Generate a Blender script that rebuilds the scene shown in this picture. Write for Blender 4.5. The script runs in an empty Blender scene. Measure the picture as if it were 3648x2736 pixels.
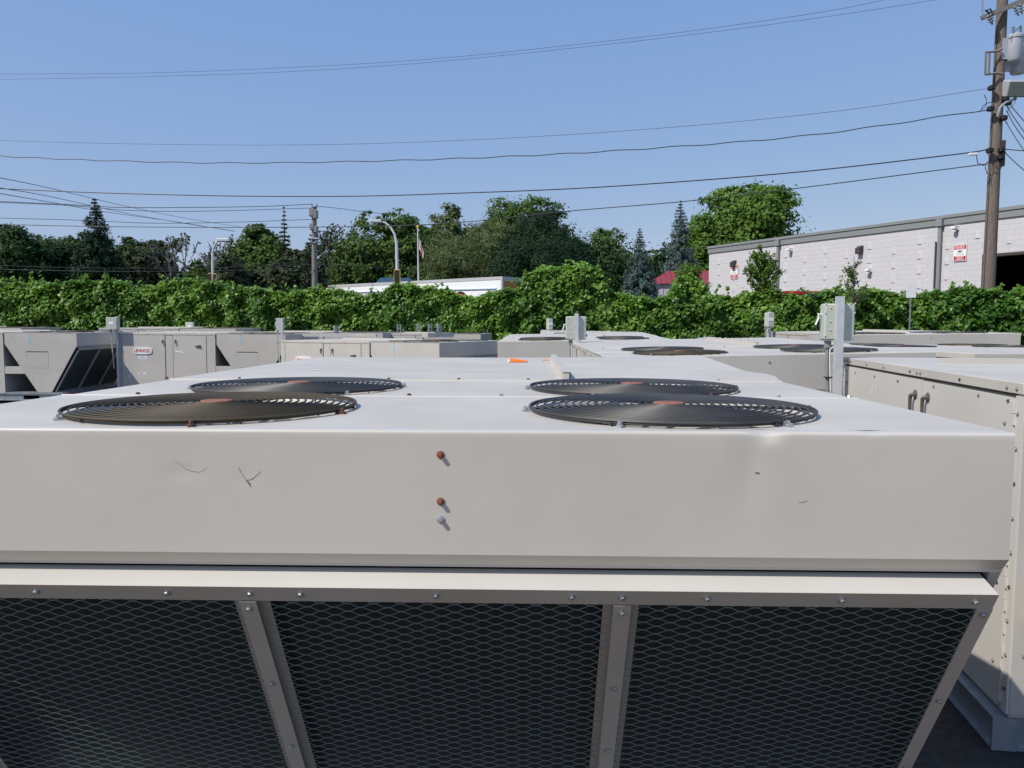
import bpy, math, random
import numpy as np
from mathutils import Vector, Matrix
random.seed(7); RNG = np.random.default_rng(11)
PI = math.pi
scene = bpy.context.scene
COL = scene.collection

# ---------------------------------------------------------------- camera
TOP = 1.26                                   # height of the near unit's roof above the ground
F_PX, PITCH, ROLL, YAW = 2790.0, .0745, .0022, -.0249
CX, CY, CZ = .2085, -1.4423, TOP + .1945
fw = Vector((math.sin(YAW)*math.cos(PITCH), math.cos(YAW)*math.cos(PITCH), -math.sin(PITCH)))
rt = Vector((math.cos(YAW), -math.sin(YAW), 0)); up = rt.cross(fw)
R2 = rt*math.cos(ROLL) + up*math.sin(ROLL); U2 = -rt*math.sin(ROLL) + up*math.cos(ROLL)
cam_d = bpy.data.cameras.new('camera'); cam = bpy.data.objects.new('camera', cam_d); COL.objects.link(cam)
M = Matrix((R2, U2, -fw)).transposed().to_4x4(); M.translation = Vector((CX, CY, CZ)); cam.matrix_world = M
cam_d.sensor_width = 36; cam_d.lens = F_PX/3648*36; cam_d.clip_start = .05; cam_d.clip_end = 3000
scene.camera = cam

def at(dx, dy, D):
    """point D metres ahead of the camera seen at (dx, dy) of a 2212 px wide picture (a measuring aid)"""
    sx, sy = dx*1.64919, dy*1.64919
    v = fw*F_PX + R2*(sx-1824) - U2*(sy-1368)
    return Vector((CX, CY, CZ)) + v*(D/v.y)

# ---------------------------------------------------------------- light
SUN_T = Vector((.75, .50, -1.0)).normalized()          # direction the sunlight travels
el = math.asin(-SUN_T.z); az = math.atan2(-SUN_T.x, -SUN_T.y)
w = bpy.data.worlds.new('World'); scene.world = w; w.use_nodes = True
nt = w.node_tree; bg = nt.nodes['Background']
sky = nt.nodes.new('ShaderNodeTexSky'); sky.sky_type = 'NISHITA'; sky.sun_disc = False
sky.sun_elevation = el; sky.sun_rotation = az; sky.air_density = 1.0; sky.dust_density = .6; sky.ozone_density = 4.0
vm = nt.nodes.new('ShaderNodeVectorMath'); vm.operation = 'MULTIPLY_ADD'      # sky colour corrected per channel: gradient flattened, constant blue light added
vm.inputs[1].default_value = (.50, .33, .10); vm.inputs[2].default_value = (.576, 1.29, 3.32)
nt.links.new(sky.outputs[0], vm.inputs[0]); nt.links.new(vm.outputs[0], bg.inputs[0]); bg.inputs[1].default_value = .14
sd = bpy.data.lights.new('sun', 'SUN'); sd.energy = 3.5; sd.angle = math.radians(.5); sd.color = (1, .945, .855)
so = bpy.data.objects.new('sun', sd); COL.objects.link(so)
so.rotation_euler = SUN_T.to_track_quat('-Z', 'Y').to_euler(); so.location = (-20, -20, 40)
scene.view_settings.view_transform = 'Standard'; scene.view_settings.look = 'None'
scene.view_settings.exposure = .36; scene.view_settings.gamma = 1
scene.cycles.max_bounces = 6; scene.cycles.diffuse_bounces = 3; scene.cycles.transparent_max_bounces = 4

# ---------------------------------------------------------------- materials
def mat(name, col, rough=.6, metal=0, col2=None, scale=8, bump=0, bscale=60, spec=.5, stretch=None, fac=(.4, .6), detail=5):
    m = bpy.data.materials.new(name); m.use_nodes = True
    n = m.node_tree; b = n.nodes['Principled BSDF']
    b.inputs['Base Color'].default_value = (*col, 1); b.inputs['Roughness'].default_value = rough
    b.inputs['Metallic'].default_value = metal; b.inputs['Specular IOR Level'].default_value = spec
    tc = n.nodes.new('ShaderNodeTexCoord'); src = tc.outputs['Object']
    if stretch:
        mp = n.nodes.new('ShaderNodeMapping'); mp.inputs['Scale'].default_value = stretch
        n.links.new(src, mp.inputs[0]); src = mp.outputs[0]
    if col2:
        t = n.nodes.new('ShaderNodeTexNoise'); t.inputs['Scale'].default_value = scale; t.inputs['Detail'].default_value = detail
        n.links.new(src, t.inputs[0])
        r = n.nodes.new('ShaderNodeValToRGB'); r.color_ramp.elements[0].position = fac[0]; r.color_ramp.elements[1].position = fac[1]
        r.color_ramp.elements[0].color = (*col, 1); r.color_ramp.elements[1].color = (*col2, 1)
        n.links.new(t.outputs[0], r.inputs[0]); n.links.new(r.outputs[0], b.inputs['Base Color'])
    if bump:
        t = n.nodes.new('ShaderNodeTexNoise'); t.inputs['Scale'].default_value = bscale; t.inputs['Detail'].default_value = 3
        n.links.new(src, t.inputs[0])
        bp = n.nodes.new('ShaderNodeBump'); bp.inputs['Strength'].default_value = bump; bp.inputs['Distance'].default_value = .01
        n.links.new(t.outputs[0], bp.inputs['Height']); n.links.new(bp.outputs[0], b.inputs['Normal'])
    return m

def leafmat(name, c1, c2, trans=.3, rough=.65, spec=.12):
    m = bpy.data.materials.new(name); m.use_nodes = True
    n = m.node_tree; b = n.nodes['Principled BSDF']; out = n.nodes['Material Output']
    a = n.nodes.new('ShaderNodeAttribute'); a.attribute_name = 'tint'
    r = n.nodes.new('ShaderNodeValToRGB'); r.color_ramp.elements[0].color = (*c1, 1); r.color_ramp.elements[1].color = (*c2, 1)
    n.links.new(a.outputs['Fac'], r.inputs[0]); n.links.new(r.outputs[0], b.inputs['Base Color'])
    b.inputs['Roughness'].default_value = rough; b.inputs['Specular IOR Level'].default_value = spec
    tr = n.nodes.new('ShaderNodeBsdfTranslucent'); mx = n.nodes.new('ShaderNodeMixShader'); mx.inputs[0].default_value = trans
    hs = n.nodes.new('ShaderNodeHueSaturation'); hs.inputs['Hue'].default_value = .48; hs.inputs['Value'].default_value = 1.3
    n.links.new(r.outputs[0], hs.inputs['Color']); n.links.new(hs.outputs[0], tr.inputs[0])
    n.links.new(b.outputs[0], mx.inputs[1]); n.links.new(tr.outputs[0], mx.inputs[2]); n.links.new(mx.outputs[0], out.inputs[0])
    return m

PAINT = mat('beige_paint', (.472, .450, .410), .48, col2=(.512, .489, .447), scale=1.7, bump=.10, bscale=5)
ROOFP = mat('roof_paint', (.49, .455, .395), .45, col2=(.545, .51, .45), scale=2.3, bump=.05, bscale=7, stretch=(1, 1, 1))
CREAM = mat('cream_paint', (.485, .465, .425), .5, col2=(.515, .495, .455), scale=2)
CREAM2 = mat('cream_door_paint', (.555, .53, .48), .5, col2=(.585, .56, .51), scale=2)
FRAMEP = mat('guard_frame_paint', (.45, .405, .345), .5, col2=(.48, .435, .375), scale=3)
DARKM = mat('dark_coil', (.014, .018, .022), .6, col2=(.024, .029, .034), scale=9, stretch=(1, 1, 40))
MESHM = mat('galvanized_mesh', (.26, .35, .35), .5, metal=.3)
GALV = mat('galvanized_steel', (.30, .34, .37), .45, metal=.5, col2=(.36, .40, .43), scale=14)
STEEL = mat('zinc_screw', (.50, .54, .56), .3, metal=.8)
RUST = mat('rusty_screw', (.16, .05, .03), .8, col2=(.28, .09, .05), scale=300)
HUBM = mat('rusty_hub', (.22, .085, .055), .85, col2=(.30, .12, .08), scale=60)
GUARD = mat('black_guard_wire', (.035, .036, .037), .5, col2=(.055, .052, .046), scale=6)
GUARDB = mat('rust_dusted_guard_wire', (.042, .033, .018), .7, col2=(.06, .046, .024), scale=5)
BLADE = mat('fan_blade_metal', (.20, .19, .17), .5, metal=.3, col2=(.12, .10, .08), scale=9)
BLACK = mat('black_plastic', (.015, .015, .016), .5)
DARKGAP = mat('seam_gap', (.03, .03, .028), .9)
SBOX = mat('switch_box_paint', (.44, .475, .42), .45)
GPIPE = mat('grey_conduit', (.22, .23, .23), .5)
WHITE = mat('white_paint', (.78, .79, .80), .45)
CHALK = mat('paper_scrap_white', (.75, .76, .74), .8)
BRONZE = mat('worn_handle_metal', (.15, .12, .10), .5, metal=.5)
REDM = mat('red_paint', (.50, .02, .03), .5)
BLUEM = mat('blue_sticker', (.25, .50, .68), .6)
ORANGE = mat('orange_plastic', (.95, .22, .02), .6)
YEL = mat('yellow_paint', (.85, .55, .03), .5)
WOOD = mat('weathered_pole_wood', (.118, .092, .076), .9, col2=(.185, .152, .13), scale=6, stretch=(14, 14, 1), bump=.6, bscale=6)
GWOOD = mat('grey_pole_wood', (.16, .15, .14), .9, col2=(.22, .21, .2), scale=6, stretch=(14, 14, 1))
WIREM = mat('black_wire', (.02, .022, .03), .5)
ALU = mat('aluminium_lamp_post', (.62, .64, .65), .4, metal=.3)
ASPH = mat('asphalt', (.028, .024, .021), .95, col2=(.042, .037, .032), scale=30, bump=.5, bscale=300)
BOUNCE = mat('warm_bounce_tan', (.27, .205, .125), .95, col2=(.33, .25, .16), scale=40, bump=.5, bscale=200)  # warm tone of the added bounce sheet, chosen to lift the shaded faces
GRASS = mat('grass_ground', (.05, .08, .025), .95, col2=(.07, .1, .035), scale=3)
BARK = mat('bark', (.07, .055, .045), .95, col2=(.11, .09, .075), scale=10)
DEADB = mat('bare_branch', (.22, .20, .185), .95)
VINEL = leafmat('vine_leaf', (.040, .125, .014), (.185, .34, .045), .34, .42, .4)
YVINEL = leafmat('young_vine_leaf', (.07, .19, .02), (.17, .32, .04), .4, .45, .35)
DLEAF = leafmat('dark_leaf', (.024, .052, .018), (.062, .11, .036), .22)
MLEAF = leafmat('mid_leaf', (.045, .09, .022), (.12, .195, .05), .3)
OLEAF = leafmat('olive_leaf', (.075, .115, .042), (.17, .22, .09), .3)
BLEAF = leafmat('bright_leaf', (.06, .13, .022), (.16, .27, .055), .32)
NEEDLE = leafmat('dark_needle', (.012, .034, .016), (.03, .062, .03), .08)
BNEEDLE = leafmat('blue_needle', (.04, .075, .062), (.11, .165, .15), .08)
BRLEAF = leafmat('brownish_leaf', (.035, .055, .026), (.075, .095, .045), .2)
DLEAF2 = leafmat('wood_leaf', (.022, .045, .018), (.045, .08, .03), .15)

# ---------------------------------------------------------------- mesh helpers
class MB:
    def __init__(s): s.v = []; s.f = []
    def add(s, vs, fs):
        n = len(s.v); s.v += [tuple(v) for v in vs]; s.f += [tuple(i+n for i in f) for f in fs]
    def box(s, x0, x1, y0, y1, z0, z1, M=None):
        vs = [Vector((x, y, z)) for z in (z0, z1) for y in (y0, y1) for x in (x0, x1)]
        if M is not None: vs = [M @ v for v in vs]
        s.add(vs, [(0, 2, 3, 1), (4, 5, 7, 6), (0, 1, 5, 4), (2, 6, 7, 3), (0, 4, 6, 2), (1, 3, 7, 5)])
    def bevbox(s, x0, x1, y0, y1, z0, z1, b, M=None):
        vs = []
        for z, i in ((z0, b), (z0+b, 0), (z1-b, 0), (z1, b)):
            pts = [(x0+i+b, y0+i), (x1-i-b, y0+i), (x1-i, y0+i+b), (x1-i, y1-i-b), (x1-i-b, y1-i), (x0+i+b, y1-i), (x0+i, y1-i-b), (x0+i, y0+i+b)]
            vs += [Vector((p[0], p[1], z)) for p in pts]
        if M is not None: vs = [M @ v for v in vs]
        fs = [tuple(range(7, -1, -1)), tuple(range(24, 32))]
        for k in range(3):
            for j in range(8): a = k*8+j; c = k*8+(j+1) % 8; fs.append((a, c, c+8, a+8))
        s.add(vs, fs)
    def prism(s, poly, axis, a, b):
        """extrude a polygon of (u, v) along an axis: 'x' -> (u, v) = (y, z); 'y' -> (x, z); 'z' -> (x, y)"""
        def P(u, v, w): return {'x': (w, u, v), 'y': (u, w, v), 'z': (u, v, w)}[axis]
        n = len(poly); vs = [P(u, v, a) for u, v in poly] + [P(u, v, b) for u, v in poly]
        s.add(vs, [tuple(range(n-1, -1, -1)), tuple(range(n, 2*n))] + [(i, (i+1) % n, n+(i+1) % n, n+i) for i in range(n)])
    def tube(s, pts, r, n=8, closed=False, caps=True):
        pts = [Vector(p) for p in pts]; m = len(pts); rs = r if isinstance(r, (list, tuple)) else [r]*m
        vs = []; prev = None
        for i, p in enumerate(pts):
            if closed: t = pts[(i+1) % m]-pts[i-1]
            else: t = pts[min(i+1, m-1)]-pts[max(i-1, 0)]
            t.normalize()
            if prev is None: a = t.orthogonal().normalized() if abs(t.z) > .9 else t.cross(Vector((0, 0, 1))).normalized()
            else: a = (prev-t*prev.dot(t)).normalized()
            prev = a; b = t.cross(a)
            for k in range(n):
                q = 2*PI*k/n; vs.append(p+(a*math.cos(q)+b*math.sin(q))*rs[i])
        fs = []
        for i in range(m if closed else m-1):
            j = (i+1) % m
            for k in range(n): fs.append((i*n+k, i*n+(k+1) % n, j*n+(k+1) % n, j*n+k))
        if not closed and caps: fs += [tuple(range(n-1, -1, -1)), tuple(range((m-1)*n, m*n))]
        s.add(vs, fs)
    def ring(s, c, R, r, n=64, m=6):
        vs = []; fs = []
        for i in range(n):
            a = 2*PI*i/n
            for k in range(m):
                q = 2*PI*k/m; rr = R+r*math.cos(q); vs.append((c[0]+rr*math.cos(a), c[1]+rr*math.sin(a), c[2]+r*math.sin(q)))
        for i in range(n):
            j = (i+1) % n
            for k in range(m): fs.append((i*m+k, j*m+k, j*m+(k+1) % m, i*m+(k+1) % m))
        s.add(vs, fs)
    def lathe(s, prof, c=(0, 0, 0), n=24, M=None):
        vs = []
        for r, z in prof:
            for k in range(n): a = 2*PI*k/n; vs.append(Vector((c[0]+r*math.cos(a), c[1]+r*math.sin(a), c[2]+z)))
        if M is not None: vs = [M @ v for v in vs]
        fs = [(i*n+k, i*n+(k+1) % n, (i+1)*n+(k+1) % n, (i+1)*n+k) for i in range(len(prof)-1) for k in range(n)]
        fs += [tuple(range(n-1, -1, -1)), tuple(range((len(prof)-1)*n, len(prof)*n))]
        s.add(vs, fs)
    def build(s, name, m, parent=None, smooth=False, loc=None, ang=40):
        me = bpy.data.meshes.new(name); me.from_pydata(s.v, [], s.f); me.update()
        if smooth:
            me.polygons.foreach_set('use_smooth', [True]*len(me.polygons)); me.set_sharp_from_angle(angle=math.radians(ang))
        for mm in (m if isinstance(m, list) else [m]): me.materials.append(mm)
        o = bpy.data.objects.new(name, me); COL.objects.link(o); o.parent = parent
        if loc: o.location = loc
        return o
def tag(o, label, cat, group=None, kind=None):
    o['label'] = label; o['category'] = cat
    if group: o['group'] = group
    if kind: o['kind'] = kind
    return o
def struct(o): o['kind'] = 'structure'; return o
def empty(name, loc=(0, 0, 0), rot=(0, 0, 0)):
    o = bpy.data.objects.new(name, None); COL.objects.link(o); o.location = loc; o.rotation_euler = rot; o.empty_display_size = .2; return o
def copy_tree(o, parent=None, skip=()):
    c = o.copy(); COL.objects.link(c); c.parent = parent
    for ch in list(o.children):
        st = ch.name.split('.')[0]
        if st in skip and not ch.get('far'): continue
        copy_tree(ch, c, skip)
    return c
def ref(name, me, parent, loc=(0, 0, 0), rot=(0, 0, 0)):
    o = bpy.data.objects.new(name, me); COL.objects.link(o); o.parent = parent; o.location = loc; o.rotation_euler = rot; return o
def text(name, s, size, m, parent, loc, rot, ext=.0008, bold=0, sx=1):
    cu = bpy.data.curves.new(name, 'FONT'); cu.body = s; cu.size = size; cu.extrude = ext; cu.offset = bold; cu.align_x = 'CENTER'; cu.align_y = 'CENTER'; cu.resolution_u = 2
    t = bpy.data.objects.new(name, cu); COL.objects.link(t); bpy.context.view_layer.update()
    me = bpy.data.meshes.new_from_object(t.evaluated_get(bpy.context.evaluated_depsgraph_get()))
    bpy.data.objects.remove(t); bpy.data.curves.remove(cu)
    me.materials.clear(); me.materials.append(m)
    o = ref(name, me, parent, loc, rot); o.scale = (sx, 1, 1); return o
def frame(o, origin, xa, za):
    xa = Vector(xa).normalized(); za = Vector(za).normalized(); ya = za.cross(xa)
    Mx = Matrix((xa, ya, za)).transposed().to_4x4(); Mx.translation = Vector(origin); o.matrix_local = Mx; return o

# ---------------------------------------------------------------- ground
g = MB(); g.add([(-600, -300, 0), (600, -300, 0), (600, 900, 0), (-600, 900, 0)], [(0, 1, 2, 3)]); struct(g.build('ground', GRASS))
g = MB(); g.box(-40, 60, -60, 66, -.1, .004); struct(g.build('asphalt_yard', ASPH))
g = MB(); g.box(-30, 40, -34, -1.75, -.1, .010); struct(g.build('bounce_ground', BOUNCE))  # unseen sheet added behind the camera to throw warm sunlight onto shaded faces

# ================================================================ rooftop units
A_, L_ = 1.093, 3.3; CAB0 = 1.37           # half width, length, start of the cabinet
RF = .317
FANS = [(-.522, .349), (.522, .349), (-.522, .999), (.522, .999)]

def screw_mb(r=.0065, h=.006):
    m = MB(); m.lathe([(r*1.55, 0), (r*1.6, .0012), (r*1.1, .002)], n=14); m.lathe([(r, .0015), (r, h), (r*.8, h+.0012)], n=6); return m
def me_of(mb, m, smooth=False):
    o = mb.build('tmp', m, smooth=smooth); me = o.data; bpy.data.objects.remove(o); return me
SCR = me_of(screw_mb(.0044, .0045), STEEL); SCR.name = 'zinc_screw'
RUST2 = mat('dark_rust', (.085, .038, .03), .8, col2=(.15, .06, .04), scale=300)
SCRR = me_of(screw_mb(.0044, .0045), RUST2); SCRR.name = 'rusty_screw'
SCRD = me_of(screw_mb(.0050, .0048), mat('dull_screw', (.30, .28, .26), .5, metal=.4)); SCRD.name = 'dull_screw'
BOLT = me_of(screw_mb(.0085, .009), RUST); BOLTZ = me_of(screw_mb(.0085, .009), STEEL)

def guard_mesh():
    m = MB(); n = 18
    for i in range(n):
        r = .036+(RF-.036)*i/(n-1); q = r/RF
        z = .017-.006*q**4
        m.ring((0, 0, z), r, .0023 if i < n-1 else .0030, 96, 5)
    m.ring((0, 0, .0065), RF-.002, .0026, 96, 5)
    for k in range(6):
        a = 2*PI*k/6; p = []
        for r in (.02, .1, .2, .28, .31, .322): p.append((r*math.cos(a), r*math.sin(a), (.017-.006*(r/RF)**4)-.006))
        m.tube(p, .0035, 6)
    return me_of(m, GUARD, True)
GMESH = guard_mesh(); GMESHB = GMESH.copy(); GMESHB.materials.clear(); GMESHB.materials.append(GUARDB)
def fan_meshes():
    h = MB(); h.lathe([(.034, .015), (.036, .018), (.034, .0205), (.012, .022)], n=32); hub = me_of(h, HUBM, True)
    c = MB(); c.box(-.004, .034, -.009, .009, .0005, .004); c.box(-.006, .010, -.006, .006, .004, .013)
    c.lathe([(.0115, .004), (.0115, .007), (.008, .0075)], (.022, 0, 0), 12); c.lathe([(.0075, .007), (.0075, .014), (.006, .0155)], (.022, 0, 0), 6)
    clip = me_of(c, STEEL); clipr = clip.copy(); clipr.materials.clear(); clipr.materials.append(RUST2)
    o = MB(); n = 64; prof = [(RF-.0035, .0005), (RF-.0045, .0005), (RF-.006, -.002), (RF-.010, -.006), (RF-.014, -.02), (RF-.016, -.10), (RF-.012, -.10)]
    vs = []; fs = []
    for r, z in prof:
        for k in range(n): vs.append((r*math.cos(2*PI*k/n), r*math.sin(2*PI*k/n), z))
    for i in range(len(prof)-1):
        for k in range(n): fs.append((i*n+k, i*n+(k+1) % n, (i+1)*n+(k+1) % n, (i+1)*n+k))
    o.add(vs, fs); ori = me_of(o, CREAM, True)
    b = MB()
    for k in range(4):
        a0 = 2*PI*k/4; vs = []; N = 6
        for i in range(N+1):
            r = .05+(.285-.05)*i/N; half = (.38+.22*i/N)
            for t in (-1, -.33, .33, 1):
                a = a0+t*half+.3*(r/.3); vs.append((r*math.cos(a), r*math.sin(a), -.075+t*.028*(.6+.4*i/N)))
        fs = [(i*4+j, i*4+j+1, (i+1)*4+j+1, (i+1)*4+j) for i in range(N) for j in range(3)]
        n0 = len(vs); vs += [(x, y, z-.003) for x, y, z in vs]; fs += [tuple(q+n0 for q in reversed(f)) for f in fs]
        b.add(vs, fs)
    b.lathe([(.055, -.10), (.055, -.05), (.03, -.045)], n=24)
    b.lathe([(.07, -.27), (.07, -.12), (.03, -.11)], n=24)
    return hub, clip, clipr, ori, me_of(b, BLADE, True)
HUB, CLIP, CLIPR, ORI, BLD = fan_meshes()

def hole_panel(x0, x1, y0, y1, z, holes, th=.0015):
    """sheet with round holes, one per vertical strip"""
    m = MB(); xs = [x0] + [(holes[i][0]+holes[i+1][0])/2 for i in range(len(holes)-1)] + [x1]
    for (hx, hy), a, b in zip(holes, xs[:-1], xs[1:]):
        ang = sorted(set([2*PI*k/96 for k in range(96)] + [math.atan2(cy-hy, cx-hx) % (2*PI) for cx in (a, b) for cy in (y0, y1)]))
        n = len(ang); vi = []; vo = []
        for q in ang:
            c, s = math.cos(q), math.sin(q)
            t = min([(b-hx)/c if c > 1e-9 else 1e9, (a-hx)/c if c < -1e-9 else 1e9, (y1-hy)/s if s > 1e-9 else 1e9, (y0-hy)/s if s < -1e-9 else 1e9])
            vi.append((hx+(RF-.004)*c, hy+(RF-.004)*s, z)); vo.append((hx+t*c, hy+t*s, z))
        m.add(vi+vo, [(i, n+i, n+(i+1) % n, (i+1) % n) for i in range(n)])
    return m

def bump(x, z, cx, cz, rx, rz): return math.exp(-((x-cx)/rx)**2-((z-cz)/rz)**2)
def deck_end(detail):
    """front strip of the fan deck: rounded fold, tall face, bevelled lip"""
    prof = [(.034, 0), (.022, 0)] + [(.007-.007*math.sin(a), -.007+.007*math.cos(a)) for a in [PI/2*k/5 for k in range(6)]]
    nz = 26 if detail else 1
    prof += [(0, -.007-(.2357-.007)*k/nz) for k in range(1, nz+1)] + [(.020, -.2600), (.020, -.2650), (.05, -.2650)]
    nx = 300 if detail else 1; m = MB(); vs = []
    for i in range(nx+1):
        x = -A_+2*A_*i/nx
        for y, z in prof:
            dy = dz = 0
            if detail:
                d = bump(x, z, .645, -.004, .024, .012); dy += .005*d; dz -= .006*bump(x, z+y, .64, -.0, .024, .02)
                dy += .0022*bump(x, z, .612, -.06, .03, .06)
                dy += .0010*bump(x, z, -.45, -.082, .03, .012)
                dy += .0008*bump(x, z, -.33, -.09, .02, .02)
                dz += -.0012*bump(x, 0, .84, 0, .02, 1)*(1 if z > -.02 else 0)
                if z < -.23 or z > -.001: dy *= .3 if z < -.23 else 1
            vs.append((x, y+dy, z+dz))
    n = len(prof); m.add(vs, [(i*n+j, i*n+j+1, (i+1)*n+j+1, (i+1)*n+j) for i in range(nx) for j in range(n-1)])
    return m

SL = math.tan(math.radians(30.4))
TY0, TZ0 = -.0160, -.3105                     # top of the sloping guard plane
def gp(x, t, off=0):                       # point on the guard plane: t metres down the slope, off metres outwards
    c, s = math.cos(math.radians(30.4)), math.sin(math.radians(30.4))
    return (x, TY0+t*s-off*c, TZ0-t*c-off*s)
TL = .90
def slab(m, x0, x1, t0, t1, o0, o1):
    vs = [gp(x, t, o) for o in (o0, o1) for t in (t0, t1) for x in (x0, x1)]
    m.add(vs, [(0, 1, 3, 2), (4, 6, 7, 5), (0, 4, 5, 1), (2, 3, 7, 6), (0, 2, 6, 4), (1, 5, 7, 3)])
GW = 1.061
def mesh_screen():
    """flattened expanded metal: wavy strands that meet at flat bonds"""
    P, V, wd = .0512, .0226, .00075
    vs = []; fs = []; rows = int(TL/V)*2; cols = int(2*GW/P)
    shape = [(0, 0), (.035, .01), (.10, .075), (.25, .25), (.40, .425), (.465, .49), (.5, .5), (.535, .49), (.60, .425), (.75, .25), (.90, .075), (.965, .01)]
    xs = [(c+u)*P-GW for c in range(cols) for u, _ in shape]; ws = [v for c in range(cols) for _, v in shape]
    for r in range(rows):
        sgn = 1 if r % 2 == 0 else -1; base = (r//2)*V+(.0 if sgn > 0 else V); n0 = len(vs)
        for x, q in zip(xs, ws):
            t = base+sgn*(q*V*1.0); hh = wd*2.15; zz = .0008*(4*q-1)*sgn
            vs.append(gp(x, t-hh*.6, zz)); vs.append(gp(x, t+hh*.6, zz)); vs.append(gp(x, t+hh*.1, zz-.0012))
        n = len(xs)
        for i in range(n-1):
            a, b = n0+3*i, n0+3*i+3
            fs += [(a, a+1, b+1, b), (a+1, a+2, b+2, b+1), (a+2, a, b, b+2)]
    m = MB(); m.v = vs; m.f = fs; return me_of(m, MESHM)
MSCREEN = mesh_screen()

def side_panel_mb(sx, det):
    """trapezoid side of the condenser section with an access panel outline"""
    x1 = sx*A_; x0 = sx*(A_-.02)
    poly = [(.0015, -.0085), (1.345, -.0085), (1.345, -.215), (.765, -1.10), (.505, -1.10), (.022, -.2650), (.022, -.2600), (.0015, -.2357)]
    m = MB(); m.prism(poly if sx < 0 else poly[::-1], 'x', x0, x1)
    return m

def make_unit(detail):
    root = empty('rooftop_unit'); P = lambda mb, name, m=PAINT, par=None, sm=False: mb.build(name, m, par or root, sm)
    # fan deck
    y1, y2 = .688, 1.333
    d1 = deck_end(detail).build('deck_end_panel', PAINT, root, detail, ang=25)
    hp = hole_panel(-A_, A_, .034, y1, 0, FANS[:2]); hp.box(-A_, A_, y1-.0005, y1, -.02, -.0003); r1 = P(hp, 'roof_panel', ROOFP)
    hp = hole_panel(-A_, A_, y1+.002, y2, -.0025, FANS[2:]); r2 = P(hp, 'roof_panel', ROOFP)
    # raised standing lip along the seams
    lp = MB(); lp.prism([(y1-.004, .0), (y1-.002, .0022), (y1+.002, .0022), (y1+.004, -.0025)], 'x', -A_+.002, A_-.002); P(lp, 'seam_strip', CREAM, r1)
    lp = MB(); lp.prism([(y2-.004, -.0025), (y2-.002, .0025), (y2+.003, .0027), (y2+.006, .0)], 'x', -A_+.002, A_-.002); P(lp, 'seam_strip', CREAM, r2)
    # rear roof
    m = MB()
    if detail:
        edge = [(y2+.002, A_, 0), (1.40, 1.10, .002), (1.48, 1.113, .008), (1.60, 1.118, .010), (1.70, 1.108, .009), (1.80, 1.095, .008), (2.0, 1.10, .012), (2.3, 1.118, .018), (2.8, 1.17, .019), (3.3, 1.228, .018)]
        nx = 40; vs = []
        for y, xr, zr in edge:
            for i in range(nx+1):
                u = i/nx; x = -A_+(xr+A_)*u
                vs.append((x, y, .0005+zr*max(0, (u-.5)/.5)**1.5 - (.004*math.sin(PI*u)**2*math.exp(-((y-2.3)/.5)**2))))
        fs = [(i*(nx+1)+j, i*(nx+1)+j+1, (i+1)*(nx+1)+j+1, (i+1)*(nx+1)+j) for i in range(len(edge)-1) for j in range(nx)]
        m.add(vs, fs)
        N = nx+1; k = len(vs)
        ring = [i*N+nx for i in range(len(edge))] + [(len(edge)-1)*N+j for j in range(nx-1, -1, -1)] + [i*N for i in range(len(edge)-2, -1, -1)]
        dn = [tuple(vs[i][q]-(0 if q < 2 else .035) for q in range(3)) for i in ring]
        base = len(m.v); m.v += dn; m.f += [(ring[i], base+i, base+i+1, ring[i+1]) for i in range(len(ring)-1)]
        r3 = P(m, 'roof_panel', ROOFP, None, True)
    else:
        m.bevbox(-A_-.007, A_+.007, 1.365, L_+.007, -.034, .004, .002); m.box(-A_, A_, y2+.002, 1.365, -.0105, .0005)
        r3 = P(m, 'roof_panel', ROOFP)
    # side panels, inner sloping panels and coils
    for sx in (-1, 1): P(side_panel_mb(sx, detail), 'side_panel', PAINT)
    cl = MB(); slab(cl, -A_+.022, A_-.022, .0, TL, -.075, -.040); coil = P(cl, 'coil', DARKM)
    cl = MB(); vs = [(-1.04, 1.31, -.21), (1.04, 1.31, -.21), (1.04, .74, -1.09), (-1.04, .74, -1.09)]; vs += [(x, y-.04, z-.0) for x, y, z in vs]
    cl.add(vs, [(0, 1, 2, 3), (7, 6, 5, 4), (0, 4, 5, 1), (3, 2, 6, 7), (0, 3, 7, 4), (1, 5, 6, 2)]); P(cl, 'coil', DARKM)
    # void cross beam and base pan
    for sx in (-1, 1):
        bm = MB()
        xa, xb = sorted((sx*(A_-.0005), sx*(A_-.03)))
        bm.box(xa, xb, .955, CAB0+.01, -.76, -.625)
        P(bm, 'cross_beam', CREAM)
    bp_ = MB(); bp_.box(-A_, A_, .30, CAB0, -1.14, -1.102); P(bp_, 'base_pan', GALV)
    # hail guard
    gf = MB()
    gf.prism([(.036, -.2735), (.037, -.2755), (-.0245, -.2935), (-.026, -.2920)], 'x', -GW, GW)
    gf.prism([(-.026, -.2920), (-.0245, -.2940), (TY0+.002, TZ0+.0008), (TY0, TZ0)], 'x', -GW, GW)
    gfr = P(gf, 'guard_ledge', CREAM)
    tr = MB(); slab(tr, -GW, GW, -.022, .0, .0, .0015); slab(tr, -GW, GW, .0, .016, .0, .0015); P(tr, 'trim_strip', FRAMEP)
    fr = MB()
    for sx in (-1, 1):
        xa, xb = sorted((sx*GW, sx*(GW-.028))); slab(fr, xa, xb, .0165, TL, .0, .003); slab(fr, sx*GW-.001, sx*GW+.001, .0165, TL, -.02, .0029)
    slab(fr, -GW, GW, TL, TL+.03, 0, .003); P(fr, 'guard_frame', FRAMEP)
    for x in (-.326, .380):
        mu = MB(); slab(mu, x-.0165, x+.0165, .0165, TL, .003, .0045); slab(mu, x-.0165, x-.015, .0165, TL, -.012, .003)
        slab(mu, x-.034, x+.034, .0165, TL, -.0145, -.013); P(mu, 'mullion', FRAMEP)
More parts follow.
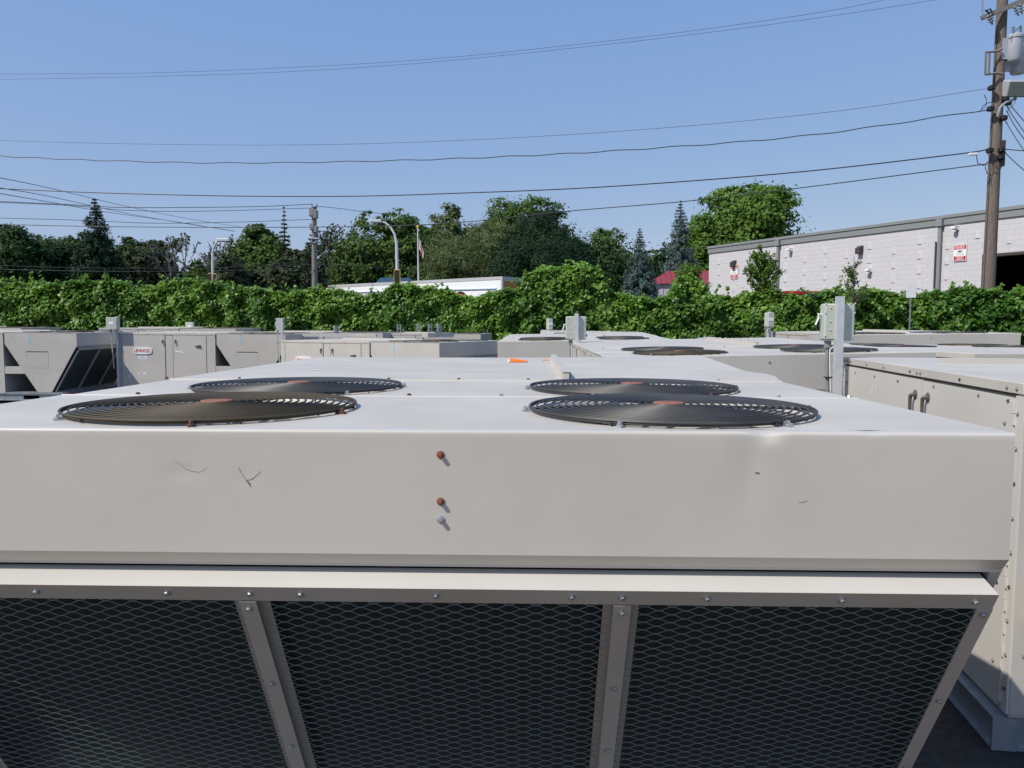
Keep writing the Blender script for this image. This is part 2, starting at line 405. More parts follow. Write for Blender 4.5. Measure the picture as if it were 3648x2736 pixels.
    sc = ref('mesh_screen', MSCREEN, root)
    # cabinet
    cb = MB(); cb.box(-A_+.002, A_-.002, CAB0, L_-.002, -1.138, -.012 if not detail else -.02); P(cb, 'cabinet', PAINT)
    # left-hand long side: doors
    X = -A_
    def slab_side(m, ya, yb, za, zb, o0=0, o1=.006): m.box(X-o1, X-o0+.002, ya, yb, za, zb)
    for ya, yb, hy in ((2.362, 3.212, 2.40), (1.55, 2.198, 2.15)):
        m = MB(); slab_side(m, ya, yb, -1.12, -.042); dr = P(m, 'door', PAINT)
        h = MB(); h.lathe([(.018, 0), (.018, .01), (.010, .02)], n=14, M=Matrix.Translation((X-.006, hy, -.145)) @ Matrix.Rotation(-PI/2, 4, 'Y'))
        h.box(X-.032, X-.022, hy-.007, hy+.007, -.215, -.140); P(h, 'handle', BRONZE, dr)
        if hy < 2.2:
            h = MB(); h.box(X-.03, X-.006, 1.66, 1.76, -.255, -.235); h.box(X-.03, X-.006, 1.66, 1.70, -.262, -.225); P(h, 'handle', BRONZE, dr)
    for y in (3.218, 2.356, 2.204, 1.544): m = MB(); slab_side(m, y-.0035, y+.0035, -1.12, -.042, 0, .0015); P(m, 'seam_gap', DARKGAP)
    m = MB(); slab_side(m, 3.224, 3.298, -1.125, -.04, 0, .004); P(m, 'corner_post', PAINT)
    m = MB(); slab_side(m, 1.372, 1.538, -1.125, -.04, 0, .005); P(m, 'corner_post', PAINT)
    # badge
    bd = MB(); n = 40; pr = []
    for k in range(n):
        a = 2*PI*k/n; cx, sx_ = math.cos(a), math.sin(a); pr.append((2.80+.185*math.copysign(abs(cx)**.5, cx), -.345+.066*math.copysign(abs(sx_)**.62, sx_)))
    bd.prism(pr, 'x', X-.020, X-.006); bdo = P(bd, 'badge', WHITE)
    rotx = Matrix(((0, 0, -1), (-1, 0, 0), (0, 1, 0))).to_euler()
    text('badge_lettering', 'LENNOX', .088, REDM, bdo, (X-.0215, 2.815, -.345), rotx, .001, .0015, .85)
    rg = MB()
    pts = [(X-.021, 2.80-.158*math.cos(a)-.005, -.345+.050*math.sin(a)) for a in [(-.95+1.9*k/18) for k in range(19)]]
    pts += [(X-.021, 2.80-.02*k-.02, -.345+.040) for k in (0,)]
    rg.tube(pts[:19], .0035, 5); P(rg, 'badge_ring', REDM, bdo)
    st = MB(); slab_side(st, 2.72, 2.89, -.50, -.445, .006, .0075); sto = P(st, 'sticker', WHITE)
    text('sticker_lettering', 'Humiditrol', .030, GPIPE, sto, (X-.0085, 2.805, -.472), rotx)
    sb = MB(); slab_side(sb, .86, .89, -.17, -.06, 0, .001); P(sb, 'blue_sticker', BLUEM)
    # access cover on the condenser side
    ac = MB(); slab_side(ac, .54, .94, -.65, -.35, 0, .002); aco = P(ac, 'access_cover', PAINT)
    ac = MB(); slab_side(ac, .545, .955, -.358, -.345, .001, .004); P(ac, 'cover_lip', DARKGAP, aco)
    # rear end double doors
    Y = L_; XS = -.215
    for s_ in (-1, 1):
        xa, xb = sorted((XS+s_*.004, s_*(A_-.060)))
        m = MB(); m.box(xa, xb, Y-.002, Y+.010, -1.12, -.046 - (.003 if s_ < 0 else 0)); dr = P(m, 'door', CREAM2)
        h = MB(); hx = XS+s_*.075
        h.lathe([(.021, 0), (.021, .004), (.012, .008), (.009, .012), (.006, .014)], n=20, M=Matrix.Translation((hx, Y+.010, -.115)) @ Matrix.Rotation(-PI/2, 4, 'X'))
        h.tube([(hx, Y+.014, -.115), (hx+.004, Y+.026, -.116), (hx+.010, Y+.029, -.122), (hx+.013, Y+.029, -.140), (hx+.014, Y+.028, -.188)], [.008, .0085, .0085, .0075, .007], 10); P(h, 'handle', BRONZE, dr, True)
        m = MB(); q = 0; z = -1.10
        while z < -.06:
            xa, xb = sorted((s_*(A_-.052-(.006 if q % 2 else 0)), s_*(A_-.040+(0 if q % 2 else .006)))); m.box(xa, xb, Y+.004, Y+.014, z, z+.038); z += .040; q += 1
        P(m, 'hinge', CREAM2, dr)
        m = MB(); xa, xb = sorted((s_*(A_-.038), s_*(A_+.001))); m.box(xa, xb, Y-.03, Y+.007, -1.125, -.04); P(m, 'corner_post', CREAM2)
    m = MB(); m.box(XS-.004, XS+.004, Y-.002, Y+.0005, -1.12, -.0465); m.box(-A_+.04, A_-.04, Y-.002, Y+.001, -.0465, -.036); P(m, 'seam_gap', DARKGAP)
    if not detail:
        # rows of screws under the roof flange and down the posts
        NR = (-PI/2, 0, 0); RX = (0, -PI/2, 0); kk = [0]
        def sc_(x, y, z, R_, far=False):
            kk[0] += 1; o = ref('screw', SCRR if kk[0] % 3 == 0 else SCRD, root, (x, y, z), R_); o['far'] = far
        for x in (-1.06, -.99, -.60, -.18, -.14, -.05, .33, .62, .93, 1.0, 1.06): sc_(x, Y+.007, -.017, NR)
        for x in (-1.01, -.78, -.35, .1, .46, .82, 1.01): sc_(x, Y+.010, -.062-(.01 if x > 0 else 0), NR)
        for s_ in (-1, 1):
            for k in range(9): sc_(s_*(A_-.019), Y+.007, -.10-k*.118, NR)
            for k in range(4): sc_(s_*(A_-.10), Y+.010, -.14-k*.28, NR)
        for y in (3.25, 2.7, 2.38, 1.9, 1.45): sc_(-A_-.007, y, -.017, RX, True)
        for y in (1.45, 3.26):
            for k in range(5): sc_(-A_-.005, y, -.12-k*.2, RX, True)
        for y, z in ((.87, -.03), (.87, -.20), (1.28, -.20), (.95, -.42), (.55, -.60), (1.12, -.54), (.95, -.82), (.3, -.66)): sc_(-A_, y, z, RX, True)
        for x in (-.95, -.62, -.3, .05, .4, .72, 1.0):
            for y, z in ((y1+.012, -.002), (y2-.014, -.002)): sc_(x, y, z, (0, 0, 0))
        for z in (-.05, -.145): sc_(0, -.0002, z, (PI/2, 0, 0))
    # ridge strip on the rear roof
    m = MB(); x = .335
    m.box(x-.016, x-.013, y2+.03, L_-.25, .001, .030); m.box(x-.013, x+.013, y2+.03, L_-.25, .0275, .030)
    k = y2+.05
    while k < L_-.30: m.box(x+.0131, x+.0155, k, k+.05, .001, .0275); k += .09
    m.box(x-.013, x+.008, y2+.018, y2+.029, .001, .024); P(m, 'ridge_strip', PAINT)
    # rail
    m = MB()
    for sx in (-1, 1):
        xa, xb = sorted((sx*(A_-.003), sx*(A_-.075)))
        m.box(xa, xb, .30, L_-.01, -1.1465, -1.1405); m.box(xa, xb, .30, L_-.01, -1.256, -1.250)
        wa, wb = sorted((sx*(A_-.022), sx*(A_-.026))); ys = [.30, .75, 1.05, 2.25, 2.55, L_-.012]
        for i in (0, 2, 4): m.box(wa, wb, ys[i], ys[i+1], -1.250, -1.1465)
        for i in (1, 3): m.box(wa, wb, ys[i], ys[i+1], -1.165, -1.1465); m.box(wa, wb, ys[i], ys[i+1], -1.250, -1.232)
    for yy, s_ in ((L_+.045, -1),):
        m.box(-A_+.08, A_-.08, yy-.07, yy, -1.1465, -1.1405); m.box(-A_+.08, A_-.08, yy-.07, yy, -1.256, -1.250)
        for xa, xb in ((-A_+.08, -.70), (-.40, .40), (.70, A_-.08)): m.box(xa, xb, yy-.024, yy-.020, -1.250, -1.1465)
        for xa, xb in ((-.70, -.40), (.40, .70)): m.box(xa, xb, yy-.024, yy-.020, -1.165, -1.1465); m.box(xa, xb, yy-.024, yy-.020, -1.250, -1.232)
        m.box(-A_-.0, -A_+.012, yy-.075, yy+.001, -1.2565, -1.1402); m.box(A_-.012, A_, yy-.075, yy+.001, -1.2565, -1.1402); m.box(-A_+.012, -A_+.08, yy-.024, yy-.020, -1.250, -1.1465); m.box(A_-.08, A_-.012, yy-.024, yy-.020, -1.250, -1.1465); m.box(-A_+.012, -A_+.08, yy-.07, yy, -1.1465, -1.1405); m.box(-A_+.012, -A_+.08, yy-.07, yy, -1.256, -1.250)
    P(m, 'base_rail', GALV)
    # fans
    starts = [284, 184, 250, 184]
    for i, (fx, fy) in enumerate(FANS):
        fz = 0 if i < 2 else -.0025
        fan = ref('fan_guard', GMESHB if (i == 0) else GMESH, root, (fx, fy, fz))
        ref('hub', HUB, fan)
        for k in range(6):
            a = math.radians(starts[i]+60*k)
            ref('clip', CLIPR if (i*5+k*3) % 7 in (0, 3) else CLIP, fan, ((RF-.002)*math.cos(a), (RF-.002)*math.sin(a), 0), (0, 0, a)).scale = (.6, .6, .8)
        ref('orifice_ring', ORI, root, (fx, fy, fz)); ref('fan_blade', BLD, root, (fx, fy, fz), (0, 0, .5+i))
    return root

G_UNIT = 'rooftop air conditioning units standing in the yard'
unit_a = make_unit(True); unit_a.location = (0, 0, TOP)
tag(unit_a, 'large beige rooftop air conditioner filling the foreground, with dented front edge and wide mesh screen', 'air conditioner', G_UNIT)
# individual fixings of the near unit
for x, z, me in ((0, -.0455, BOLT), (0, -.134, BOLT), (0, -.168, BOLTZ)):
    ref('bolt', me, unit_a, (x+.0395, -.0005, z), (PI/2, 0, 0)).scale = (.55, .55, .9)
gn = math.radians(90+30.4)
for x in [at(q, 1281, 1.425).x for q in (-60, 80, 362, 541, 650, 942, 1235, 1344, 1527, 1818, 2106)]:
    ref('screw', SCR, unit_a, gp(x, -.004 if 1 else 0, .0015), (gn, 0, .3*x))
for x in (-.326, .380):
    for t in (.035, .27, .50, .72): ref('screw', SCR, unit_a, gp(x, t, .0045), (gn, 0, x))
for t in (.03, .30, .55, .78):
    ref('screw', SCR, unit_a, gp(GW-.014, t, .003), (gn, 0, 0)); ref('screw', SCR, unit_a, gp(-GW+.014, t, .003), (gn, 0, 0))
for xd, yd, D, me in ((145, 855, 2.145, SCRR), (298, 855, 2.145, SCRR), (884, 858, 2.145, SCRR), (1083, 858, 2.145, SCR), (1682, 862, 2.145, SCR), (1834, 863, 2.145, SCR),
                      (360, 821, 2.79, SCRR), (517, 821, 2.79, SCRR), (840, 823, 2.79, SCRR), (991, 823, 2.79, SCRR), (1141, 823, 2.79, SCRR), (1552, 825, 2.79, SCR)):
    p = at(xd, yd, D); o = ref('screw', me, unit_a, (p.x, D+CY, .0), (0, 0, xd)); o.scale = (1.25, 1.25, 1.25)
# scratches on the near face
FAINT = mat('faint_scuff', (.435, .41, .368), .6)
def ribbon(name, pts, wd, m, par, y=-.0012):
    b = MB(); b.tube([(x, y, z) for x, z in pts], wd, 4); return b.build(name, m, par)
SCRATCH = mat('scratch_dark', (.22, .205, .185), .7)
def face_pt(dx, dy): p = at(dx, dy, -CY); return (p.x, p.z-TOP)
ribbon('scratch', [face_pt(*q) for q in ((372, 993), (385, 1000), (400, 1012), (415, 1018), (430, 1020), (440, 1016), (446, 1010))], .00032, SCRATCH, unit_a, .0001)
ribbon('scratch', [face_pt(*q) for q in ((515, 1009), (520, 1020), (528, 1032), (533, 1037), (545, 1034), (556, 1025), (564, 1018))], .00035, SCRATCH, unit_a, -.0001)
ribbon('scratch', [face_pt(*q) for q in ((531, 1036), (537, 1043), (542, 1051))], [.0016, .0019, .0006], GPIPE, unit_a, -.0003)
ribbon('scratch', [face_pt(*q) for q in ((1631, 1020), (1640, 1021))], .0009, SCRATCH, unit_a, .0003)
ribbon('scratch', [face_pt(*q) for q in ((1726, 1085), (1735, 1084), (1743, 1081))], .0007, SCRATCH, unit_a, -.0001)

for pts in (((905, 1064), (1010, 1072), (1130, 1079)), ((1190, 1096), (1440, 1104)), ((1745, 1043), (1746, 1048))):
    ribbon('scratch', [face_pt(*q) for q in pts], .00028, FAINT, unit_a, .00018)
unit_std = make_unit(False)
units = [  # x, y, dz, yaw, tilt_y(pitch about local x), tilt about local y, label
    (1.774, 3.756, .028, .018, .012, .02, 'beige rooftop unit with four fans directly behind the foreground unit to its right'),
    (.87, 8.405, .036, -.024, .015, .015, 'beige rooftop unit behind the middle switch post, its plain end lit by the sun'),
    (1.449, 12.45, .040, -.02, .022, -.02, 'farthest beige rooftop unit in the middle, its roof with fans close to the vines'),
    (5.247, 8.586, .107, -.03, .004, .014, 'long beige rooftop unit farthest back on the right, near the vine wall'),
    (4.241, 7.131, .004, PI, .004, 0, 'beige rooftop unit behind the double door unit at the right edge'),
    (5.244, 1.856, .004, 1.448, 0, 0, 'rooftop unit at the right with cream double doors and two lever handles'),
    (-4.482, 14.561, .029, 1.55, .006, -.001, 'rooftop unit on the left whose full badge and two doors face the viewer'),
    (-8.135, 13.832, .057, 1.571, .004, .006, 'rooftop unit at the far left edge, its shaded sloping coil end showing'),
    (-.81, 12.08, -.08, 1.137, 0, 0, 'creamier turned rooftop unit left of centre, its badge half hidden'),
    (-12.3, 18.6, .12, 1.56, 0, 0, 'rooftop unit behind the far left one, only its roof line showing'),
    (-6.9, 18.3, .115, 1.58, 0, 0, 'rooftop unit behind the badged left unit, only roof and fans showing'),
    (-3.1, 17.3, .03, 1.52, 0, 0, 'low rooftop unit with lifting brackets on its roof, behind the cream unit'),
    (-.9, 17.9, .0, 1.5, 0, 0, 'rooftop unit just in front of the vines left of centre, its roof edge showing'),
]
U = []
for i, (x, y, dz, yaw, ta, tb, lab) in enumerate(units):
    o = unit_std if i == 0 else copy_tree(unit_std, None, () if i in (1, 3, 5) else ('screw', 'clip'))
    Mx = Matrix.Translation((x, y, TOP+dz)) @ Matrix.Rotation(yaw, 4, 'Z')
    # small tilt: z += ta*(ly-L/2) + tb*lx
    T = Matrix(((1, 0, -tb, 0), (0, 1, -ta, 0), (tb, ta, 1, -ta*L_/2), (0, 0, 0, 1)))
    o.matrix_world = Mx @ Matrix.Translation((0, 0, -ta*L_/2)) @ Matrix.Rotation(ta, 4, 'X') @ Matrix.Rotation(-tb, 4, 'Y')
    tag(o, lab, 'air conditioner', G_UNIT); U.append(o)
for ch in list(U[4].children):
    if ch.name.startswith('ridge_strip'): bpy.data.objects.remove(ch)
# the cream unit has fresher paint on its long side
for ch in U[8].children:
    if ch.name.split('.')[0] in ('door', 'cabinet', 'side_panel', 'corner_post', 'access_cover'):
        ch.data = ch.data.copy(); ch.data.materials.clear(); ch.data.materials.append(CREAM)
    if ch.name.split('.')[0] == 'access_cover': ch['label'] = 'cream access cover'
# junction box on the long side of the right-hand unit
m = MB(); m.bevbox(-A_-.09, -A_-.006, 2.96, 3.26, -.80, -.63, .004); m.build('junction_box', CREAM, U[5])
m = MB(); m.box(-A_-.0075, -A_-.0065, 2.6, 3.20, -1.11, -.25); m.build('galvanized_panel', GALV, U[5])
# chalk marks and paper scraps stuck on doors
def scrap(par, pts, m=CHALK, name='paper_scrap'):
    b = MB(); n = len(pts); b.add(pts, [tuple(range(n))]); return b.build(name, m, par)
for q in ((.50, -.17), (.53, -.185), (.44, -.155)):
    x, z = q; scrap(U[5], [(x, L_+.0112, z), (x-.012, L_+.0112, z+.002), (x-.03, L_+.0112, z+.045), (x-.018, L_+.0112, z+.047)], name='chalk_mark')
for u in (U[6],):
    X = -A_-.0072
    for y, z, a, b_ in ((2.16, -.36, .13, .03), (2.06, -.375, .07, .025), (2.90, -.80, .04, .03), (2.80, -.79, .06, .035), (3.09, -.86, .03, .08), (3.1, -.745, .07, .012)):
        scrap(u, [(X, y, z), (X, y-a*.5, z-.006), (X, y-a, z+.003), (X, y-a*.9, z+b_*.8), (X, y-a*.45, z+b_*.6), (X, y-.004, z+b_)])
# things lying on the near roof
m = MB(); p = at(1097, 781, 4.15); q = Vector((p.x, 4.15+CY, TOP+.002))
m.prism([(0, 0), (.0, .012), (.012, .017), (.05, .013), (.10, .006), (.102, 0)], 'y', 0, .05); o = m.build('flagging_tape_roll', ORANGE); o.location = q; o.rotation_euler = (0, 0, -.05)
m2 = MB(); m2.lathe([(.0075, -.0012), (.0075, .0008)], n=14, M=Matrix.Translation((.004, 0, .0075)) @ Matrix.Rotation(PI/2, 4, 'X')); m2.build('white_core', WHITE, o)
tag(o, 'orange folded plastic strip lying on the foreground roof left of the ridge strip', 'plastic strip')
m = MB(); m.box(0, .045, 0, .03, 0, .002); o = m.build('orange_tag', ORANGE); p = at(1170, 780, 4.35); o.location = (p.x, 4.35+CY, TOP+.0035)
tag(o, 'small flat orange scrap on the foreground roof just right of the ridge strip', 'plastic scrap')
m = MB(); m.prism([(0, 0), (.02, .018), (.052, .022), (.04, .002)], 'z', 0, .0006); o = m.build('paper_piece', CHALK); p = at(670, 801, 3.35); o.location = (p.x, 3.35+CY, TOP+.0022)
tag(o, 'small torn white paper lying on the left of the foreground roof', 'paper')

# ================================================================ switch boxes on posts
def switch_post(label, base, ztop, zbox, back=True, zbot=.2, yaw=0, side=-1, kn=True, pw=.0205, bw=.105, group='electrical switch boxes on posts', conduit=True, boxx=-.04, bh=.235):
    r = empty('disconnect_switch', (base[0], base[1], 0), (0, 0, yaw))
    m = MB(); h = pw
    m.box(-h, h, -.002, .0, zbot, ztop); m.box(-h, -h+.003, .0, .04, zbot, ztop); m.box(h-.003, h, .0, .04, zbot, ztop); m.build('post', GALV2, r)
    yb = (.041, .125) if back else (-.125, -.003)
    m = MB(); m.bevbox(boxx-bw, boxx+bw, yb[0], yb[1], zbox, zbox+bh, .008); b = m.build('switch_box', SBOX, r, True)
    yf = yb[0]-.0005
    if back:
        m = MB()
        for x, z in ((-.085, .025), (-.085, .16), (-.085, .215), (-.055, .11), (-.055, .19), (-.03, .06), (-.055, .06), (.085, .025), (.085, .215), (.06, .13), (.055, .08), (.06, .215), (-.02, .14), (-.02, .03), (.085, .16)):
            m.lathe([(.0055, 0), (.005, .003), (.002, .0045)], n=8, M=Matrix.Translation((boxx+x, yf, zbox+z)) @ Matrix.Rotation(PI/2, 4, 'X'))
        m.build('rivet', SBOX, b)
        m = MB(); m.box(boxx+bw, boxx+bw+.012, .06, .11, zbox+.03, zbox+.055); m.build('hinge', BRONZE, b); m = MB(); m.box(boxx+bw, boxx+bw+.012, .06, .11, zbox+.16, zbox+.19); m.build('hinge', BRONZE, b)
        m = MB(); m.tube([(boxx-bw, .09, zbox+.15), (boxx-bw-.02, .09, zbox+.155), (boxx-bw-.018, .09, zbox+.13), (boxx-bw-.035, .09, zbox+.09)], .006, 8); m.build('lever', WHITE, b)
    else:
        m = MB(); m.box(boxx-.045, boxx+.045, yf-.004-0*1, yf, zbox+.10, zbox+.15); m.build('nameplate', WHITE, b)
        b.location = (0, 0, 0)
        m = MB(); m.tube([(boxx+bw, -.06, zbox+.12), (boxx+bw+.02, -.06, zbox+.12), (boxx+bw+.022, -.07, zbox+.09)], .007, 8); m.build('lever', WHITE, b)
    if conduit:
        yc = .08 if back else -.05
        m = MB(); m.lathe([(.020, -.045), (.020, -.003)], (boxx-.052, yc, zbox), 14); m.tube([(boxx-.052, yc, zbox-.04), (boxx-.052, yc, zbox-.15), (boxx-.044, yc, zbox-.30), (boxx-.036, yc, zbox-.45), (boxx-.02, yc, zbox-.75)], .011, 10)
        m.build('conduit', GPIPE, r, True)
        m = MB(); m.tube([(boxx+.07, yc-.03, zbox+.0), (boxx+.03, yc-.035, zbox-.012), (boxx-.02, yc-.03, zbox-.03), (boxx-.045, yc-.02, zbox-.055), (boxx-.042, yc-.016, zbox-.15), (boxx-.032, yc-.016, zbox-.30), (boxx-.022, yc-.016, zbox-.45), (boxx-.008, yc-.016, zbox-.75)], .0038, 6); m.build('cable', WHITE, r, True)
        m = MB(); m.box(boxx-.066, boxx-.02, yc-.022, yc+.015, zbox-.223, zbox-.217); m.build('cable_tie', BLACK, r)
    return tag(r, label, 'switch box', group)
GALV2 = mat('bright_galvanized_post', (.50, .53, .56), .4, metal=.25, col2=(.56, .58, .60), scale=20)
p = at(1817, 848, 4.62); pt = at(1819, 640, 4.62); pb = at(1813, 735, 4.66)
switch_post('large pale green switch box with rivets on the post nearest the double doors', (pt.x-.004, 4.62+CY), pt.z, pb.z, boxx=.012, bw=.088, bh=.215)
pt = at(1246, 677, 7.9); pb = at(1245, 734, 7.9)
switch_post('green grey switch box on the post behind the middle of the foreground roof', (pt.x, 7.9+CY), pt.z, pb.z, boxx=-.004, pw=.018, bw=.102)
pt = at(1190, 689, 16.8); pb = at(1185, 712, 16.8)
switch_post('tiny switch box on a post in front of the vines left of the middle post', (pt.x, 16.8+CY), pt.z, pb.z, boxx=-.06, bw=.05, conduit=False, zbot=1.0, yaw=.4, back=False)
pt = at(1664, 673, 13.15); pb = at(1657, 706, 13.15)
switch_post('small switch box turned sideways at the left corner of the farthest right unit', (pt.x, 13.15+CY), pt.z, pb.z, boxx=-.06, bw=.055, conduit=True, zbot=.5, yaw=.3, back=False)
pt = at(249, 684, 14.93); pb = at(246, 712, 14.93)
switch_post('switch box on the front left corner of the badged unit, cables hanging below', (pt.x+.015, 14.93+CY), pt.z, pb.z, boxx=-.03, back=False)
pt = at(413, 696, 20.6); pb = at(413, 715, 20.6)
switch_post('small switch box with white plate peeking over the badged unit on the left', (pt.x, 20.6+CY), pt.z, pb.z, boxx=0, back=False, zbot=1.0)
pt = at(608, 688, 14.3); pb = at(600, 715, 14.3)
switch_post('switch box standing at the left corner of the turned cream unit', (pt.x, 14.3+CY), pt.z, pb.z, boxx=-.05, bw=.07, yaw=.0)

# lifting brackets on the clutter of far roofs
def bracket(x, y, z, label, yaw=0):
    m = MB(); s = .001
    m.box(-.06, .06, -.05, .05, 0, .012); m.box(-.045, -.025, -.03, .03, .012, .16); m.box(.025, .045, -.03, .03, .012, .16); m.box(-.045, .045, -.03, .03, .16, .175); m.lathe([(.02, 0), (.02, .09)], n=10, M=Matrix.Translation((0, .045, .085)) @ Matrix.Rotation(PI/2, 4, 'X'))
    o = m.build('lifting_bracket', GALV); o.location = (x, y, z); o.rotation_euler = (0, 0, yaw); return tag(o, label, 'bracket', 'lifting brackets on the far roofs')
def rz(xd, D, yd): p = at(xd, yd, D); return (p.x, D+CY, p.z)
for i, (xd, yd, D, lab) in enumerate(((862, 718, 17.2, 'taller lifting bracket left of centre on the cluttered far roof'), (904, 715, 18.8, 'small bracket in the middle of the cluttered far roof'),
        (929, 715, 18.8, 'small bracket second from the right on the cluttered far roof'), (949, 716, 17.2, 'rightmost tall bracket on the cluttered far roof'), (726, 720, 17.5, 'leftmost galvanized bracket, beside the roof of the turned cream unit'))):
    bracket(*rz(xd, D, yd), lab, .2*i)
m = MB(); m.box(0, .62, 0, .35, 0, .10); m.box(.0, .2, -.004, 0, .0, .10); o = m.build('duct_box', PAINT); o.location = rz(924, 17.0, 729); o.rotation_euler = (0, 0, .5)
m = MB(); m.box(.05, .6, -.0036, -.0005, .085, .1); m.build('duct_flange', CREAM, o)
tag(o, 'low beige metal box on the far roof below the rightmost bracket', 'metal box')
m = MB(); m.box(0, 1.9, 0, .12, 0, .06); o = m.build('roof_curb', CREAM); o.location = rz(613, 15.9, 727); tag(o, 'long cream curb strip lying on the roof behind the cream unit', 'roof curb')
m = MB(); m.box(0, 1.15, 0, .1, 0, .035)
for k in range(8): m.lathe([(.012, .035), (.012, .048)], (.08+k*.14, .04, 0), 6)
o = m.build('roof_curb', CREAM); p0 = Vector(rz(1523, 10.3, 735)); p1 = Vector(rz(1632, 7.5, 743)); o.location = p1; d = p0-p1; o.scale = (d.length/1.15, 1, 1); o.rotation_euler = (0, -math.atan2(d.z, math.hypot(d.x, d.y)), math.atan2(d.y, d.x))
tag(o, 'cream screw lined curb strip on the roof right of centre', 'roof curb')

# ================================================================ foliage tools
def quads_mesh(name, V, tint, m, parent=None, per=1):
    """V: (n, 4*per, 3) quad corners; tint per leaf"""
    n = len(V); me = bpy.data.meshes.new(name); vv = V.reshape(-1, 3)
    nf = n*per; me.vertices.add(len(vv)); me.vertices.foreach_set('co', vv.astype(np.float32).ravel())
    me.loops.add(nf*4); me.polygons.add(nf)
    if per == 1: idx = np.arange(nf*4, dtype=np.int32)
    else:
        b = np.arange(n, dtype=np.int32)[:, None]*6; idx = (b+np.array([0, 1, 2, 3, 3, 4, 5, 0], dtype=np.int32)[None]).ravel()
    me.loops.foreach_set('vertex_index', idx); me.polygons.foreach_set('loop_start', np.arange(0, nf*4, 4, dtype=np.int32))
    me.update(calc_edges=True)
    at_ = me.attributes.new('tint', 'FLOAT', 'FACE'); at_.data.foreach_set('value', np.repeat(tint, per).astype(np.float32))
    me.materials.append(m); o = bpy.data.objects.new(name, me); COL.objects.link(o); o.parent = parent; return o
def unit_v(n): v = RNG.normal(size=(n, 3)); return v/np.linalg.norm(v, axis=1, keepdims=True)
def basis(N):
    r = unit_v(len(N)); a = np.cross(N, r); a /= np.linalg.norm(a, axis=1, keepdims=True); return a, np.cross(N, a)
def leaf_quads(C, N, size, asp=.6):
    a, b = basis(N); s = size[:, None]
    return np.stack([C-a*s, C+b*s*asp+a*s*.1, C+a*s, C-b*s*asp+a*s*.1], 1)
def clumped(blobs, n, clump=.28, shell=.55, per=45):
    """leaf positions gathered in clumps near the surface of ellipsoids"""
    vol = np.array([(b[3]*b[4]*b[5])**(2/3) for b in blobs]); pr = vol/vol.sum(); nc = max(4, n//per)
    which = RNG.choice(len(blobs), nc, p=pr); B = np.array(blobs)[which]
    d = unit_v(nc); rad = (shell+(1-shell)*RNG.random(nc)**.6)[:, None]
    cc = B[:, :3]+d*B[:, 3:]*rad; rr = (B[:, 3:].min(1)*clump*(.6+.8*RNG.random(nc)))
    k = RNG.integers(0, nc, n); off = unit_v(n)*(RNG.random(n)**.5)[:, None]*rr[k][:, None]*np.array([1.35, 1.35, .85])*np.where(RNG.random(n) < .35, 1.55, 1.0)[:, None]
    P = cc[k]+off; N = d[k]*.5+off/np.maximum(1e-6, np.linalg.norm(off, axis=1, keepdims=True))*.5+unit_v(n)*.55+np.array([0, 0, .25])
    N /= np.linalg.norm(N, axis=1, keepdims=True)
    tint = np.clip(.5+.22*RNG.normal(size=nc)[k]+.2*RNG.normal(size=n), 0, 1)
    return P, N, tint
def trunk_mesh(base, h, r, lean=0, limbs=6, m=BARK, parent=None, spread=.5):
    b = MB(); pts = [(lean*h*t**2+.02*h*math.sin(3*t), .0, h*t) for t in (0, .25, .5, .75, 1)]
    b.tube(pts, [r*(1-.75*t) for t in (0, .25, .5, .75, 1)], 8)
    for k in range(limbs):
        t = .35+.5*k/max(1, limbs); a = random.uniform(0, 2*PI); p = Vector((lean*h*t*t, 0, h*t)); ln = h*spread*random.uniform(.6, 1)*(1-t*.5)
        q = p+Vector((math.cos(a)*ln*.5, math.sin(a)*ln*.5, ln*.35)); s = p+Vector((math.cos(a)*ln, math.sin(a)*ln, ln*.8))
        b.tube([p, q, s], [r*.4, r*.25, r*.08], 6)
    return b.build('trunk', m, parent)
def tree(label, xd, yd, wd, D, m, cat='tree', n=9000, leaf=.17, group='trees behind the vine wall', low=.08, lobes=11, clump=.3, shell=.35, seed=None, name='broadleaf_tree', asp=.6, top_flat=1.0, bx=1.0, trunk=True, wide=1.5):
    if seed is not None:
        global RNG; RNG = np.random.default_rng(seed); random.seed(seed)
    p = at(xd, yd, D); H = p.z; W = wd/1692*D/2*wide; r = empty(name, (p.x, D+CY, 0))
    n = int(n*4.2); leaf *= .74; cz = H*(low+1)/2; rz_ = H*(1-low)/2; bl = [(0, 0, cz-.05*H, W*.80, W*.80, rz_*.90)]
    for k in range(lobes):
        a = 2*PI*k/lobes+random.uniform(-.3, .3); u = random.uniform(-.75, .8); rr = W*.66*math.sqrt(max(0, 1-u*u*.55)); s = random.uniform(.30, .44)
        zc = cz+u*rz_*.72; bl.append((rr*math.cos(a), rr*math.sin(a), zc, W*s, W*s, min(rz_*s*1.1, max(.4, (H-zc)*.95))))
    bl.append((random.uniform(-.2, .2)*W, 0, H-rz_*.26, W*.36*top_flat, W*.36, rz_*.26))
    P, N, t = clumped(bl, n, clump, shell); P[:, 2] = np.clip(P[:, 2], .3, None)
    hi = P[:, 2] > H; P[hi, 2] = H-RNG.random(hi.sum())*.18*H
    quads_mesh('crown', leaf_quads(P, N, leaf*(.6+.8*RNG.random(n)), asp), t, m, r)
    if trunk: trunk_mesh(None, H*.72, max(.09, H*.02), random.uniform(-.05, .05), 6, BARK, r, .32)
    return tag(r, label, cat, group)
